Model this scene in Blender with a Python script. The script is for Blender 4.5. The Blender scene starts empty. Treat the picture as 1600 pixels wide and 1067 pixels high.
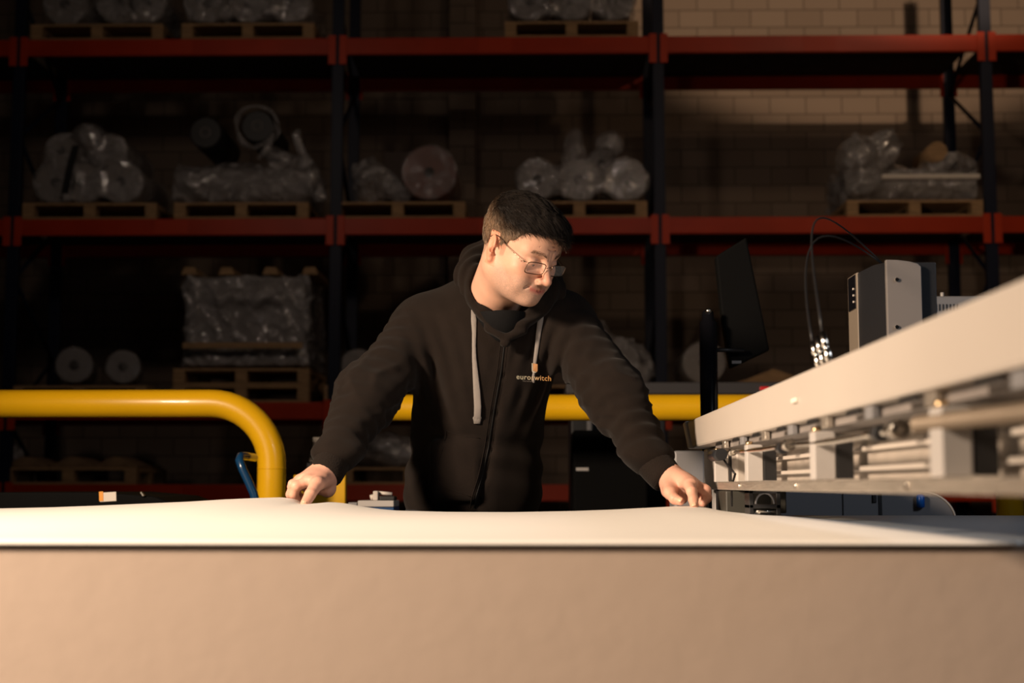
import bpy, bmesh, math, random
import numpy as np
from mathutils import Vector, Matrix
from mathutils.bvhtree import BVHTree

random.seed(7)
RNG = np.random.default_rng(11)
PI = math.pi
SC = bpy.context.scene
COL = SC.collection

# ------------------------------------------------------------------ camera, light, exposure
CZ = 1.0
LENS = 50.0
FPX = 1600 * LENS / 36.0
PITCH = math.atan((759.0 - 533.5) / FPX)
YAW = math.asin(40.0 / FPX)
FW = Vector((-math.sin(YAW) * math.cos(PITCH), math.cos(YAW) * math.cos(PITCH), math.sin(PITCH)))
RT = Vector((math.cos(YAW), math.sin(YAW), 0))
UP = RT.cross(FW)
CAM = Vector((0, 0, CZ))

cam_d = bpy.data.cameras.new('camera')
cam_d.lens = LENS
cam_d.sensor_width = 36.0
cam_d.clip_start = 0.05
cam_d.clip_end = 100
cam_d.dof.use_dof = True
cam_d.dof.focus_distance = 3.02
cam_d.dof.aperture_fstop = 4.2
cam = bpy.data.objects.new('camera', cam_d)
COL.objects.link(cam)
cam.matrix_world = Matrix(((RT.x, UP.x, -FW.x, 0), (RT.y, UP.y, -FW.y, 0), (RT.z, UP.z, -FW.z, CZ), (0, 0, 0, 1)))
SC.camera = cam

world = bpy.data.worlds.new('world')
SC.world = world
world.use_nodes = True
world.node_tree.nodes['Background'].inputs[0].default_value = (0.55, 0.6, 0.8, 1)
world.node_tree.nodes['Background'].inputs[1].default_value = 0.002

SC.view_settings.view_transform = 'Standard'
SC.view_settings.look = 'None'
SC.view_settings.gamma = 1
SC.view_settings.exposure = 0.0
SC.view_settings.use_curve_mapping = False


def area(name, loc, target, power, sx, sy, col, spread=180):
    d = bpy.data.lights.new(name, 'AREA')
    d.shape = 'RECTANGLE'
    d.size = sx
    d.size_y = sy
    d.energy = power
    d.color = col
    d.spread = math.radians(spread)
    o = bpy.data.objects.new(name, d)
    COL.objects.link(o)
    o.location = loc
    o.rotation_euler = (Vector(target) - Vector(loc)).to_track_quat('-Z', 'Y').to_euler()
    return o


area('key_lamp', (-2.5, 0.62, 2.3), (-0.1, 2.5, 0.95), 94, 0.5, 0.5, (1.0, 0.76, 0.555), 100)
area('cool_fill', (2.2, 1.3, 2.3), (0.95, 2.3, 0.9), 6.0, 0.5, 0.5, (0.84, 0.90, 1.0), 110)  # cool fill added at right to brighten the table top and cabinets
area('hall_lamp', (3.6, 6.4, 6.2), (3.2, 13.6, 3.6), 10, 0.3, 0.3, (1.0, 0.70, 0.46), 110)
area('hall_lamp', (-2.6, 7.0, 5.0), (-2.4, 12.6, 2.6), 5.5, 0.3, 0.3, (1.0, 0.78, 0.62), 120)
area('hall_lamp', (1.0, 6.5, 4.8), (0.6, 12.6, 2.4), 3.5, 0.3, 0.3, (1.0, 0.80, 0.68), 120)
_sd = bpy.data.lights.new('hall_spot', 'SPOT')
_sd.energy = 2300
_sd.color = (1.0, 0.70, 0.46)
_sd.spot_size = math.radians(40)
_sd.spot_blend = 0.22
_sd.shadow_soft_size = 0.12
_so = bpy.data.objects.new('hall_spot', _sd)
COL.objects.link(_so)
_so.location = (3.7, 3.0, 5.9)
_so.rotation_euler = (Vector((3.5, 12.0, 7.9)) - _so.location).to_track_quat('-Z', 'Y').to_euler()

# ------------------------------------------------------------------ picture point -> place at a known depth


def ray(px, py):
    return FW + RT * ((px - 800.0) / FPX) + UP * ((533.5 - py) / FPX)


def P(px, py, Y):
    d = ray(px, py)
    return CAM + d * (Y / d.y)


def PX(px, py, X):
    d = ray(px, py)
    return CAM + d * (X / d.x)


def XP(px, Y):
    return P(px, 700, Y).x


def ZP(py, Y, px=840):
    return P(px, py, Y).z

# ------------------------------------------------------------------ materials


def mat(name, col, rough=0.5, metal=0.0, bump=0.0, bscale=50.0, var=0.0, vscale=6.0, alpha=1.0, spec=0.5,
        attr=None, sss=0.0, emit=None, estr=0.0, sheen=0.0, coat=0.0, trans=0.0, detail=3.0, stretch=None):
    m = bpy.data.materials.new(name)
    m.use_nodes = True
    nt = m.node_tree
    b = nt.nodes['Principled BSDF']
    b.inputs['Base Color'].default_value = (*col, 1)
    b.inputs['Roughness'].default_value = rough
    b.inputs['Metallic'].default_value = metal
    b.inputs['Alpha'].default_value = alpha
    b.inputs['Specular IOR Level'].default_value = spec
    b.inputs['Sheen Weight'].default_value = sheen
    b.inputs['Coat Weight'].default_value = coat
    b.inputs['Transmission Weight'].default_value = trans
    if sss:
        b.inputs['Subsurface Weight'].default_value = sss
        b.inputs['Subsurface Radius'].default_value = (0.010, 0.004, 0.002)
        b.inputs['Subsurface Scale'].default_value = 0.6
    if emit:
        b.inputs['Emission Color'].default_value = (*emit, 1)
        b.inputs['Emission Strength'].default_value = estr
    tc = nt.nodes.new('ShaderNodeTexCoord')
    mp = nt.nodes.new('ShaderNodeMapping')
    nt.links.new(tc.outputs['Object'], mp.inputs['Vector'])
    if stretch:
        mp.inputs['Scale'].default_value = stretch
    src = None
    if attr:
        a = nt.nodes.new('ShaderNodeAttribute')
        a.attribute_name = attr
        src = a.outputs['Color']
        nt.links.new(src, b.inputs['Base Color'])
    if var > 0:
        n = nt.nodes.new('ShaderNodeTexNoise')
        n.inputs['Scale'].default_value = vscale
        n.inputs['Detail'].default_value = 4
        nt.links.new(mp.outputs[0], n.inputs['Vector'])
        r = nt.nodes.new('ShaderNodeMapRange')
        r.inputs['From Min'].default_value = 0.3
        r.inputs['From Max'].default_value = 0.7
        r.inputs['To Min'].default_value = 1 - var
        r.inputs['To Max'].default_value = 1 + var
        nt.links.new(n.outputs['Fac'], r.inputs['Value'])
        mx = nt.nodes.new('ShaderNodeMix')
        mx.data_type = 'RGBA'
        mx.blend_type = 'MULTIPLY'
        mx.inputs[0].default_value = 1
        mx.inputs[6].default_value = (*col, 1)
        if src:
            nt.links.new(src, mx.inputs[6])
        nt.links.new(r.outputs[0], mx.inputs[7])
        nt.links.new(mx.outputs[2], b.inputs['Base Color'])
    if bump > 0:
        n2 = nt.nodes.new('ShaderNodeTexNoise')
        n2.inputs['Scale'].default_value = bscale
        n2.inputs['Detail'].default_value = detail
        nt.links.new(mp.outputs[0], n2.inputs['Vector'])
        bp = nt.nodes.new('ShaderNodeBump')
        bp.inputs['Strength'].default_value = bump
        bp.inputs['Distance'].default_value = 0.01
        nt.links.new(n2.outputs['Fac'], bp.inputs['Height'])
        nt.links.new(bp.outputs[0], b.inputs['Normal'])
    return m


M = {}
M['skin'] = mat('skin', (.6, .33, .2), .48, attr='tint', sss=0.12, bump=.12, bscale=500, spec=.35)
M['hoodie'] = mat('hoodie_fleece', (.0105, .0072, .0056), .95, bump=.22, bscale=700, sheen=.04, spec=.12, var=.12, vscale=30)
M['rib'] = mat('ribbed_cuff', (.012, .0085, .0068), .95, bump=.3, bscale=300, sheen=.03, spec=.12)
M['shirt'] = mat('black_shirt', (.003, .003, .0035), .9, bump=.2, bscale=600, spec=.2)
M['cord'] = mat('grey_cotton_cord', (.30, .27, .25), .9, bump=.6, bscale=900)
M['zip'] = mat('black_zip', (.008, .008, .008), .6, spec=.2)
M['trouser'] = mat('dark_trousers', (.010, .010, .012), .9)
M['shoe'] = mat('black_shoe', (.01, .01, .01), .5)
M['hair'] = mat('hair', (.03, .02, .012), .6, attr='tint', spec=.2)
M['wire'] = mat('glasses_wire', (.20, .14, .10), .25, metal=1)
M['temple'] = mat('temple_tip', (.05, .025, .015), .3)
M['glass'] = mat('lens_glass', (.95, .95, .95), .02, alpha=.10, spec=.6)
M['eye'] = mat('eye', (.5, .45, .42), .15)
M['iris'] = mat('iris', (.03, .035, .04), .15)
M['nail'] = mat('nail', (.62, .38, .26), .3)
M['sheet'] = mat('white_sheet', (.80, .78, .74), .62, bump=.03, bscale=40, spec=.25)
M['front'] = mat('cream_panel', (.57, .455, .375), .75, bump=.05, bscale=30, spec=.2)
M['tabletop'] = mat('grey_table_top', (.24, .27, .30), .38, spec=.4)
M['legmetal'] = mat('table_leg_steel', (.2, .2, .21), .4, metal=.6)
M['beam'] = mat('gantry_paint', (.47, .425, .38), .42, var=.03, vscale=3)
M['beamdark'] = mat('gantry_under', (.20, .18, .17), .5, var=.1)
M['lightgrey'] = mat('light_grey_paint', (.42, .40, .385), .45)
M['midgrey'] = mat('mid_grey_paint', (.20, .20, .21), .45)
M['cabinet'] = mat('blue_grey_paint', (.17, .172, .185), .42)
M['darkpaint'] = mat('dark_grey_paint', (.014, .015, .018), .35)
M['black'] = mat('black_plastic', (.010, .010, .011), .45)
M['tower'] = mat('tower_grey_shaded', (.15, .138, .132), .45)  # front panel grey, darkened to carry the shade on the tower
M['towertan'] = mat('tower_column_shaded', (.17, .14, .11), .4)  # column tan, with the tower's shade put into the colour
M['matte'] = mat('matte_black', (.004, .004, .004), .8, spec=.08)
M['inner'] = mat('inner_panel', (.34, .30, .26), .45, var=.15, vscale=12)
M['gloss'] = mat('gloss_black', (.006, .006, .008), .12, coat=.3)
M['alu'] = mat('brushed_aluminium', (.55, .50, .44), .38, metal=.85, bump=.25, bscale=60, var=.12, vscale=25, stretch=(6, .5, 6))
M['steel'] = mat('polished_steel', (.72, .68, .62), .18, metal=1)
M['brass'] = mat('brass_fitting', (.75, .55, .32), .25, metal=1)
M['spring'] = mat('spiral_hose', (.30, .24, .18), .45, metal=.4)
M['blue'] = mat('blue_plastic', (.005, .09, .42), .35)
M['bluepipe'] = mat('blue_pipe', (.008, .055, .15), .25, coat=.4)
M['yellow'] = mat('yellow_guard', (.95, .53, .008), .30, coat=.25, var=.05, vscale=5)
M['red'] = mat('red_rack_beam', (.46, .032, .003), .42, spec=.3, var=.15, vscale=2)
M['redend'] = mat('red_rack_bracket', (.52, .04, .006), .45, spec=.3)
M['post'] = mat('blue_rack_post', (.006, .010, .028), .5, spec=.3)
M['deck'] = mat('shelf_deck_board', (.05, .032, .022), .8, var=.2)
M['wood'] = mat('pallet_wood', (.40, .245, .12), .75, var=.25, vscale=8, bump=.3, bscale=30, stretch=(1, 8, 8))
M['wooddark'] = mat('old_wood', (.24, .15, .08), .8, var=.25, vscale=8)
M['rollwhite'] = mat('foil_roll', (.30, .27, .25), .35, var=.1)
M['rollgrey'] = mat('grey_roll', (.22, .20, .19), .5, var=.1)
M['rollblack'] = mat('black_roll', (.012, .012, .013), .5)
M['rollred'] = mat('red_brown_roll', (.17, .06, .04), .4, var=.1)
M['core'] = mat('dark_core', (.02, .017, .015), .8)
M['board'] = mat('cardboard', (.085, .062, .055), .8)
M['strap'] = mat('black_strap', (.008, .008, .009), .5)
M['label'] = mat('paper_label', (.75, .68, .6), .6)
M['orange'] = mat('orange_label', (.85, .33, .03), .5)
M['whiteplastic'] = mat('white_plastic', (.55, .5, .45), .4)
M['led'] = mat('red_led', (.5, .01, .01), .4, emit=(1, .02, .02), estr=.25)
M['floor'] = mat('concrete_floor', (.10, .095, .09), .55, var=.15, vscale=.6, bump=.1, bscale=6)
M['ceil'] = mat('ceiling_sheet', (.05, .05, .05), .8)
M['ink1'] = mat('cream_print', (.8, .7, .55), .6, attr='tint')


def film(name, alpha, col=(.48, .46, .46), rough=.10):
    m = mat(name, col, rough, alpha=alpha, bump=1.0, bscale=13, spec=1.0, detail=6, coat=.8)
    nt = m.node_tree
    b = nt.nodes['Principled BSDF']
    tc = nt.nodes.new('ShaderNodeTexCoord')
    n = nt.nodes.new('ShaderNodeTexNoise')
    n.inputs['Scale'].default_value = 5
    n.inputs['Detail'].default_value = 6
    n.inputs['Distortion'].default_value = 1.5
    nt.links.new(tc.outputs['Object'], n.inputs['Vector'])
    r = nt.nodes.new('ShaderNodeMapRange')
    r.inputs['From Min'].default_value = .4
    r.inputs['From Max'].default_value = .65
    r.inputs['To Min'].default_value = alpha * .35
    r.inputs['To Max'].default_value = min(1, alpha * 1.6)
    nt.links.new(n.outputs['Fac'], r.inputs['Value'])
    nt.links.new(r.outputs[0], b.inputs['Alpha'])
    return m


M['film'] = film('stretch_film', .55)
M['filmthin'] = film('thin_film', .28)


def brick_mat():
    m = bpy.data.materials.new('block_wall')
    m.use_nodes = True
    nt = m.node_tree
    b = nt.nodes['Principled BSDF']
    tc = nt.nodes.new('ShaderNodeTexCoord')
    sp = nt.nodes.new('ShaderNodeSeparateXYZ')
    cb = nt.nodes.new('ShaderNodeCombineXYZ')
    nt.links.new(tc.outputs['Object'], sp.inputs[0])
    nt.links.new(sp.outputs[0], cb.inputs[0])
    nt.links.new(sp.outputs[2], cb.inputs[1])
    br = nt.nodes.new('ShaderNodeTexBrick')
    br.inputs['Scale'].default_value = 1
    br.inputs['Brick Width'].default_value = .372
    br.inputs['Row Height'].default_value = .186
    br.inputs['Mortar Size'].default_value = .006
    br.inputs['Mortar Smooth'].default_value = .3
    br.inputs['Color1'].default_value = (.25, .19, .145, 1)
    br.inputs['Color2'].default_value = (.215, .16, .12, 1)
    br.inputs['Mortar'].default_value = (.11, .08, .06, 1)
    nt.links.new(cb.outputs[0], br.inputs['Vector'])
    nt.links.new(br.outputs['Color'], b.inputs['Base Color'])
    bp = nt.nodes.new('ShaderNodeBump')
    bp.inputs['Strength'].default_value = .8
    bp.inputs['Distance'].default_value = .01
    bp.invert = True
    nt.links.new(br.outputs['Fac'], bp.inputs['Height'])
    nt.links.new(bp.outputs[0], b.inputs['Normal'])
    b.inputs['Roughness'].default_value = .85
    return m


M['brick'] = brick_mat()

# ------------------------------------------------------------------ object helpers


def link(o, parent=None):
    COL.objects.link(o)
    if parent is not None:
        o.parent = parent
    return o


def meshobj(name, verts, faces, m, parent=None, smooth=True):
    me = bpy.data.meshes.new(name)
    me.from_pydata([tuple(v) for v in verts], [], [tuple(int(i) for i in f) for f in faces])
    me.materials.append(m)
    if smooth:
        me.polygons.foreach_set('use_smooth', [True] * len(me.polygons))
    me.update()
    return link(bpy.data.objects.new(name, me), parent)


def meshnp(name, V, F, m, parent=None, tint=None):
    me = bpy.data.meshes.new(name)
    V = np.asarray(V, dtype=np.float32)
    F = np.asarray(F, dtype=np.int32)
    k = F.shape[1]
    me.vertices.add(len(V))
    me.vertices.foreach_set('co', V.ravel())
    me.loops.add(F.size)
    me.loops.foreach_set('vertex_index', F.ravel())
    me.polygons.add(len(F))
    me.polygons.foreach_set('loop_start', np.arange(0, F.size, k, dtype=np.int32))
    me.polygons.foreach_set('loop_total', np.full(len(F), k, dtype=np.int32))
    me.polygons.foreach_set('use_smooth', np.ones(len(F), dtype=bool))
    me.update(calc_edges=True)
    me.validate()
    me.materials.append(m)
    if tint is not None:
        a = me.color_attributes.new('tint', 'FLOAT_COLOR', 'POINT')
        c = np.ones((len(V), 4), dtype=np.float32)
        c[:, :3] = tint
        a.data.foreach_set('color', c.ravel())
    return link(bpy.data.objects.new(name, me), parent)


def tag(o, label=None, cat=None, group=None, kind=None):
    if label:
        o['label'] = label
    if cat:
        o['category'] = cat
    if group:
        o['group'] = group
    if kind:
        o['kind'] = kind
    return o


def empty(name, loc=(0, 0, 0), rz=0.0):
    o = bpy.data.objects.new(name, None)
    o.empty_display_size = .1
    COL.objects.link(o)
    o.location = loc
    o.rotation_euler = (0, 0, rz)
    return o


class B:
    """collects shapes into one mesh"""

    def __init__(s):
        s.bm = bmesh.new()
        s.smooth = False

    def box(s, x0, x1, y0, y1, z0, z1, bev=0.0, seg=2, rot=None, piv=None):
        t = bmesh.new()
        bmesh.ops.create_cube(t, size=1)
        for v in t.verts:
            v.co = Vector(((x0 + x1) / 2 + v.co.x * (x1 - x0), (y0 + y1) / 2 + v.co.y * (y1 - y0), (z0 + z1) / 2 + v.co.z * (z1 - z0)))
        if bev > 0:
            bmesh.ops.bevel(t, geom=t.edges[:], offset=bev, segments=seg, profile=.5, affect='EDGES')
        if rot is not None:
            pv = Vector(piv) if piv is not None else Vector(((x0 + x1) / 2, (y0 + y1) / 2, (z0 + z1) / 2))
            for v in t.verts:
                v.co = rot @ (v.co - pv) + pv
        s.add(t)
        return s

    def add(s, t):
        mp = {v: s.bm.verts.new(v.co) for v in t.verts}
        for f in t.faces:
            try:
                nf = s.bm.faces.new([mp[v] for v in f.verts])
                nf.smooth = f.smooth
            except ValueError:
                pass
        t.free()

    def prism(s, poly, ax, a, b, bev=0.0):
        """poly: 2-D points; ax = axis of extrusion ('x': poly is (y,z); 'y': (x,z); 'z': (x,y))"""
        t = bmesh.new()

        def mk(p, h):
            if ax == 'x':
                return (h, p[0], p[1])
            if ax == 'y':
                return (p[0], h, p[1])
            return (p[0], p[1], h)
        va = [t.verts.new(mk(p, a)) for p in poly]
        vb = [t.verts.new(mk(p, b)) for p in poly]
        t.faces.new(va)
        t.faces.new(vb[::-1])
        n = len(poly)
        for i in range(n):
            t.faces.new((va[i], vb[i], vb[(i + 1) % n], va[(i + 1) % n]))
        bmesh.ops.recalc_face_normals(t, faces=t.faces[:])
        if bev > 0:
            bmesh.ops.bevel(t, geom=t.edges[:], offset=bev, segments=2, profile=.5, affect='EDGES')
        s.add(t)
        return s

    def tube(s, pts, r, n=16, cap=True, radii=None):
        pts = [Vector(p) for p in pts]
        rings = []
        up = None
        for i, p in enumerate(pts):
            d = (pts[min(i + 1, len(pts) - 1)] - pts[max(i - 1, 0)]).normalized()
            if up is None:
                up = d.orthogonal().normalized()
            else:
                up = (up - d * up.dot(d)).normalized()
            sd = d.cross(up)
            rr = radii[i] if radii else r
            rings.append([s.bm.verts.new(p + (up * math.cos(2 * PI * k / n) + sd * math.sin(2 * PI * k / n)) * rr) for k in range(n)])
        for a, b in zip(rings, rings[1:]):
            for k in range(n):
                f = s.bm.faces.new((a[k], a[(k + 1) % n], b[(k + 1) % n], b[k]))
                f.smooth = True
        if cap:
            s.bm.faces.new(rings[0][::-1])
            s.bm.faces.new(rings[-1])
        return s

    def cyl(s, a, b, r, n=24, r2=None):
        return s.tube([a, b], r, n, True, [r, r if r2 is None else r2])

    def sphere(s, c, r, sc=(1, 1, 1)):
        t = bmesh.new()
        bmesh.ops.create_uvsphere(t, u_segments=16, v_segments=10, radius=r)
        for v in t.verts:
            v.co = Vector(c) + Vector((v.co.x * sc[0], v.co.y * sc[1], v.co.z * sc[2]))
        for f in t.faces:
            f.smooth = True
        s.add(t)
        return s

    def build(s, name, m, parent=None):
        bmesh.ops.recalc_face_normals(s.bm, faces=s.bm.faces[:])
        me = bpy.data.meshes.new(name)
        s.bm.to_mesh(me)
        s.bm.free()
        me.materials.append(m)
        return link(bpy.data.objects.new(name, me), parent)


def bez(p0, p1, p2, p3, n=10):
    p0, p1, p2, p3 = map(Vector, (p0, p1, p2, p3))
    return [p0 * (1 - t) ** 3 + p1 * 3 * t * (1 - t) ** 2 + p2 * 3 * t * t * (1 - t) + p3 * t ** 3 for t in [i / n for i in range(n + 1)]]


def copy_tree(o, parent=None):
    c = o.copy()
    COL.objects.link(c)
    if parent is not None:
        c.parent = parent
    for ch in list(o.children):
        copy_tree(ch, c)
    return c

# ------------------------------------------------------------------ implicit surfaces


def smin(a, b, k):
    h = np.maximum(k - np.abs(a - b), 0) / k
    return np.minimum(a, b) - h * h * k * .25


def smax(a, b, k):
    return -smin(-a, -b, k)


def rc(p, a, b, ra, rb):
    """capsule whose radius goes from ra to rb"""
    a = np.asarray(a, dtype=np.float32)
    b = np.asarray(b, dtype=np.float32)
    ab = b - a
    t = np.clip(((p - a) @ ab) / max(float(ab @ ab), 1e-9), 0, 1)
    q = a + t[:, None] * ab
    return np.linalg.norm(p - q, axis=1) - (ra + (rb - ra) * t)


def ell(p, c, r, rot=None):
    q = p - np.asarray(c, dtype=np.float32)
    if rot is not None:
        q = q @ np.asarray(rot, dtype=np.float32)
    r = np.asarray(r, dtype=np.float32)
    k0 = np.linalg.norm(q / r, axis=1)
    k1 = np.linalg.norm(q / (r * r), axis=1)
    return k0 * (k0 - 1) / np.maximum(k1, 1e-6)


def rbox(p, c, h, r, rot=None):
    q = p - np.asarray(c, dtype=np.float32)
    if rot is not None:
        q = q @ np.asarray(rot, dtype=np.float32)
    q = np.abs(q) - (np.asarray(h, dtype=np.float32) - r)
    return np.linalg.norm(np.maximum(q, 0), axis=1) + np.minimum(q.max(axis=1), 0) - r


def cylsdf(p, c, axis, r, hl):
    a = np.asarray(axis, dtype=np.float32)
    a = a / np.linalg.norm(a)
    q = p - np.asarray(c, dtype=np.float32)
    t = q @ a
    rad = np.linalg.norm(q - t[:, None] * a, axis=1) - r
    e = np.abs(t) - hl
    return np.minimum(np.maximum(rad, e), 0) + np.sqrt(np.maximum(rad, 0) ** 2 + np.maximum(e, 0) ** 2)


_DIRS = np.random.default_rng(3).normal(size=(40, 3)).astype(np.float32)
_DIRS /= np.linalg.norm(_DIRS, axis=1)[:, None]
_PH = np.random.default_rng(4).uniform(0, 6.28, 40).astype(np.float32)


def wav(p, f, s=0, n=6):
    o = 0
    for i in range(n):
        j = (s * 7 + i) % 40
        o = o + np.sin((p @ _DIRS[j]) * f * (1 + .23 * i) + _PH[j] + .9 * np.sin((p @ _DIRS[(j + 11) % 40]) * f * .6 + _PH[(j + 5) % 40]))
    return o / n ** .5 * .7


def ridge(p, f, s=0):
    return 1 - np.minimum(np.abs(wav(p, f, s)) * 1.6, 1)


def nets(fn, lo, hi, h, lip=1.6):
    """surface of fn = 0 inside the box, as quads (coarse pass first, fine only near the surface)"""
    lo = np.asarray(lo, dtype=np.float32)
    hi = np.asarray(hi, dtype=np.float32)
    K = 4
    n = np.ceil((hi - lo) / (h * K)).astype(int) + 1
    ax = [lo[i] + (np.arange(n[i]) + .5) * h * K for i in range(3)]
    g = np.stack(np.meshgrid(*ax, indexing='ij'), -1).reshape(-1, 3).astype(np.float32)
    c = fn(g).reshape(n)
    near = np.abs(c) < h * K * lip
    N = n * K
    F = np.repeat(np.repeat(np.repeat(c, K, 0), K, 1), K, 2).astype(np.float32)
    Mk = np.repeat(np.repeat(np.repeat(near, K, 0), K, 1), K, 2)
    idx = np.argwhere(Mk)
    pts = lo + (idx.astype(np.float32) + .5) * h
    out = np.empty(len(pts), dtype=np.float32)
    for s in range(0, len(pts), 400000):
        out[s:s + 400000] = fn(pts[s:s + 400000])
    F[Mk] = out
    S = F < 0
    nx, ny, nz = N
    cs = [(i, j, k) for i in (0, 1) for j in (0, 1) for k in (0, 1)]

    def sl(A, o):
        return A[o[0]:nx - 1 + o[0], o[1]:ny - 1 + o[1], o[2]:nz - 1 + o[2]]
    cnt = sum(sl(S, o).astype(np.int8) for o in cs)
    act = (cnt > 0) & (cnt < 8)
    ci = np.argwhere(act)
    vid = np.full(act.shape, -1, dtype=np.int32)
    vid[act] = np.arange(len(ci))
    vals = {o: F[ci[:, 0] + o[0], ci[:, 1] + o[1], ci[:, 2] + o[2]] for o in cs}
    acc = np.zeros((len(ci), 3), dtype=np.float32)
    num = np.zeros(len(ci), dtype=np.float32)
    for a in cs:
        for d in range(3):
            if a[d]:
                continue
            b = list(a)
            b[d] = 1
            va, vb = vals[a], vals[tuple(b)]
            m = (va < 0) != (vb < 0)
            t = np.where(m, va / np.where(m, va - vb, 1), 0)
            q = np.repeat(np.array([a], dtype=np.float32), len(ci), 0)
            q[:, d] += t
            acc += q * m[:, None]
            num += m
    V = lo + (ci + .5 + acc / num[:, None]) * h
    faces = []
    for d in range(3):
        u, w = (d + 1) % 3, (d + 2) % 3
        sh = [slice(None)] * 3
        a = [slice(1, -1)] * 3
        b = [slice(1, -1)] * 3
        a[d] = slice(0, -1)
        b[d] = slice(1, None)
        Sa, Sb = S[tuple(a)], S[tuple(b)]
        e = np.argwhere(Sa != Sb)
        off = np.array([1, 1, 1])
        off[d] = 0
        e2 = e + off
        flip = Sa[tuple(e.T)]
        q = []
        for du, dw in ((-1, -1), (0, -1), (0, 0), (-1, 0)):
            k = e2.copy()
            k[:, u] += du
            k[:, w] += dw
            q.append(vid[k[:, 0], k[:, 1], k[:, 2]])
        q = np.stack(q, 1)
        q[~flip] = q[~flip][:, ::-1]
        faces.append(q)
    Fc = np.concatenate(faces)
    Fc = Fc[(Fc >= 0).all(1)]
    return V, Fc
# ================================================================== THE HALL
WY = 14.5
w = B().box(-9, 10, WY, WY + .2, 0, 8).build('wall_back', M['brick'])
tag(w, kind='structure')
for nm, x0, x1 in (('wall_left', -9.2, -9), ('wall_right', 10, 10.2)):
    tag(B().box(x0, x1, -3, WY + .2, 0, 8).build(nm, M['brick']), kind='structure')
tag(B().box(-9.2, 10.2, -3, WY + .2, -.1, 0).build('floor', M['floor']), kind='structure')
tag(B().box(-9.2, 10.2, -3, WY + .2, 8, 8.1).build('ceiling', M['ceil']), kind='structure')
pil = B().box(XP(700, 14.4), XP(742, 14.4), 14.3, 14.5, 0, 8, .005).build('trim_1', M['brick'])
tag(pil, kind='structure')

# ---------------------------------------------------------------- pallet rack
RY, RD = 12.0, 1.1
PXS = [-10.0 + 2.75, XP(8, RY), XP(520, RY), XP(1035, RY), XP(1562, RY), XP(1562, RY) + 2.8]
LV = [(ZP(757, RY), ZP(783, RY)), (ZP(628, RY), ZP(655, RY)), (ZP(340, RY), ZP(366, RY)), (ZP(58, RY), ZP(84, RY))]
rack = tag(empty('pallet_rack', (0, RY, 0)), 'long blue and red steel pallet rack standing along the block wall', 'rack')


def local(o, root):
    """keep the world place of a mesh built in world coordinates under an unrotated empty"""
    o.location = -root.location
    return o


for x in PXS:
    for y in (RY, RY + RD):
        u = local(B().box(x - .05, x + .05, y, y + .07, 0, 6.0, .004).build('upright_post', M['post'], rack), rack)
    br = B()
    z = .3
    k = 0
    while z < 5.7:
        ya, yb = (RY + .07, RY + RD) if k % 2 == 0 else (RY + RD, RY + .07)
        br.tube([(x, ya, z), (x, yb, z + .62)], .018, 8)
        z += .62
        k += 1
    local(br.build('brace', M['post'], rack), rack)
    fp = local(B().box(x - .08, x + .08, RY - .03, RY + .1, 0, .012).build('foot_plate', M['post'], rack), rack)
for i in range(len(PXS) - 1):
    x0, x1 = PXS[i] + .05, PXS[i + 1] - .05
    for (zt, zb) in LV:
        for y in (RY - .01, RY + RD + .03):
            bm = local(B().box(x0, x1, y, y + .05, zb, zt, .006).build('beam', M['red'], rack), rack)
            for xe, sgn in ((x0, 1), (x1, -1)):
                e = B().box(min(xe - .035 * sgn, xe + .03 * sgn), max(xe - .035 * sgn, xe + .03 * sgn), y - .014, y - .002, zb - .09, zt + .02, .003)
                e.build('beam_bracket', M['redend'], bm)
            if y < RY + .5:
                e = B().box((x0 + x1) / 2 - .14 - .02, (x0 + x1) / 2 + .14 - .02, y - .003, y - .0005, zb + .012, zt - .012)
                e.build('capacity_sign', M['redend'], bm)
        local(B().box(x0 + .01, x1 - .01, RY + .05, RY + RD + .02, zt - .03, zt - .003).build('shelf_deck', M['deck'], rack), rack)

# ---------------------------------------------------------------- pallets
PW, PD, PH = 1.16, 1.0, .144


def make_pallet():
    r = empty('pallet')
    t = B()
    for i in range(7):
        y = -PD / 2 + .07 + i * (PD - .14) / 6
        t.box(-PW / 2, PW / 2, y - .06, y + .06, .122, .144, .002)
    for x in (-PW / 2 + .05, 0, PW / 2 - .05):
        t.box(x - .05, x + .05, -PD / 2 + .01, PD / 2 - .01, .100, .122)
    t.build('top_deck', M['wood'], r)
    for x in (-PW / 2 + .05, 0, PW / 2 - .05):
        for y in (-PD / 2 + .07, 0, PD / 2 - .07):
            B().box(x - .05, x + .05, y - .06, y + .06, .022, .100, .003).build('block', M['wood'], r)
    for y in (-PD / 2 + .07, 0, PD / 2 - .07):
        B().box(-PW / 2, PW / 2, y - .055, y + .055, 0, .022, .002).build('bottom_board', M['wood'], r)
    return r


_pal = make_pallet()
_used = [False]


def pallet(px, lev, label, y=12.5, dz=0.0, rz=0.0, wx=1.0):
    r = _pal if not _used[0] else copy_tree(_pal)
    _used[0] = True
    r.location = (XP(px, 12.0), y, LV[lev][0] + dz)
    r.rotation_euler = (0, 0, rz)
    tag(r, label, 'pallet', 'wooden pallets standing in the rack')
    return r


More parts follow.
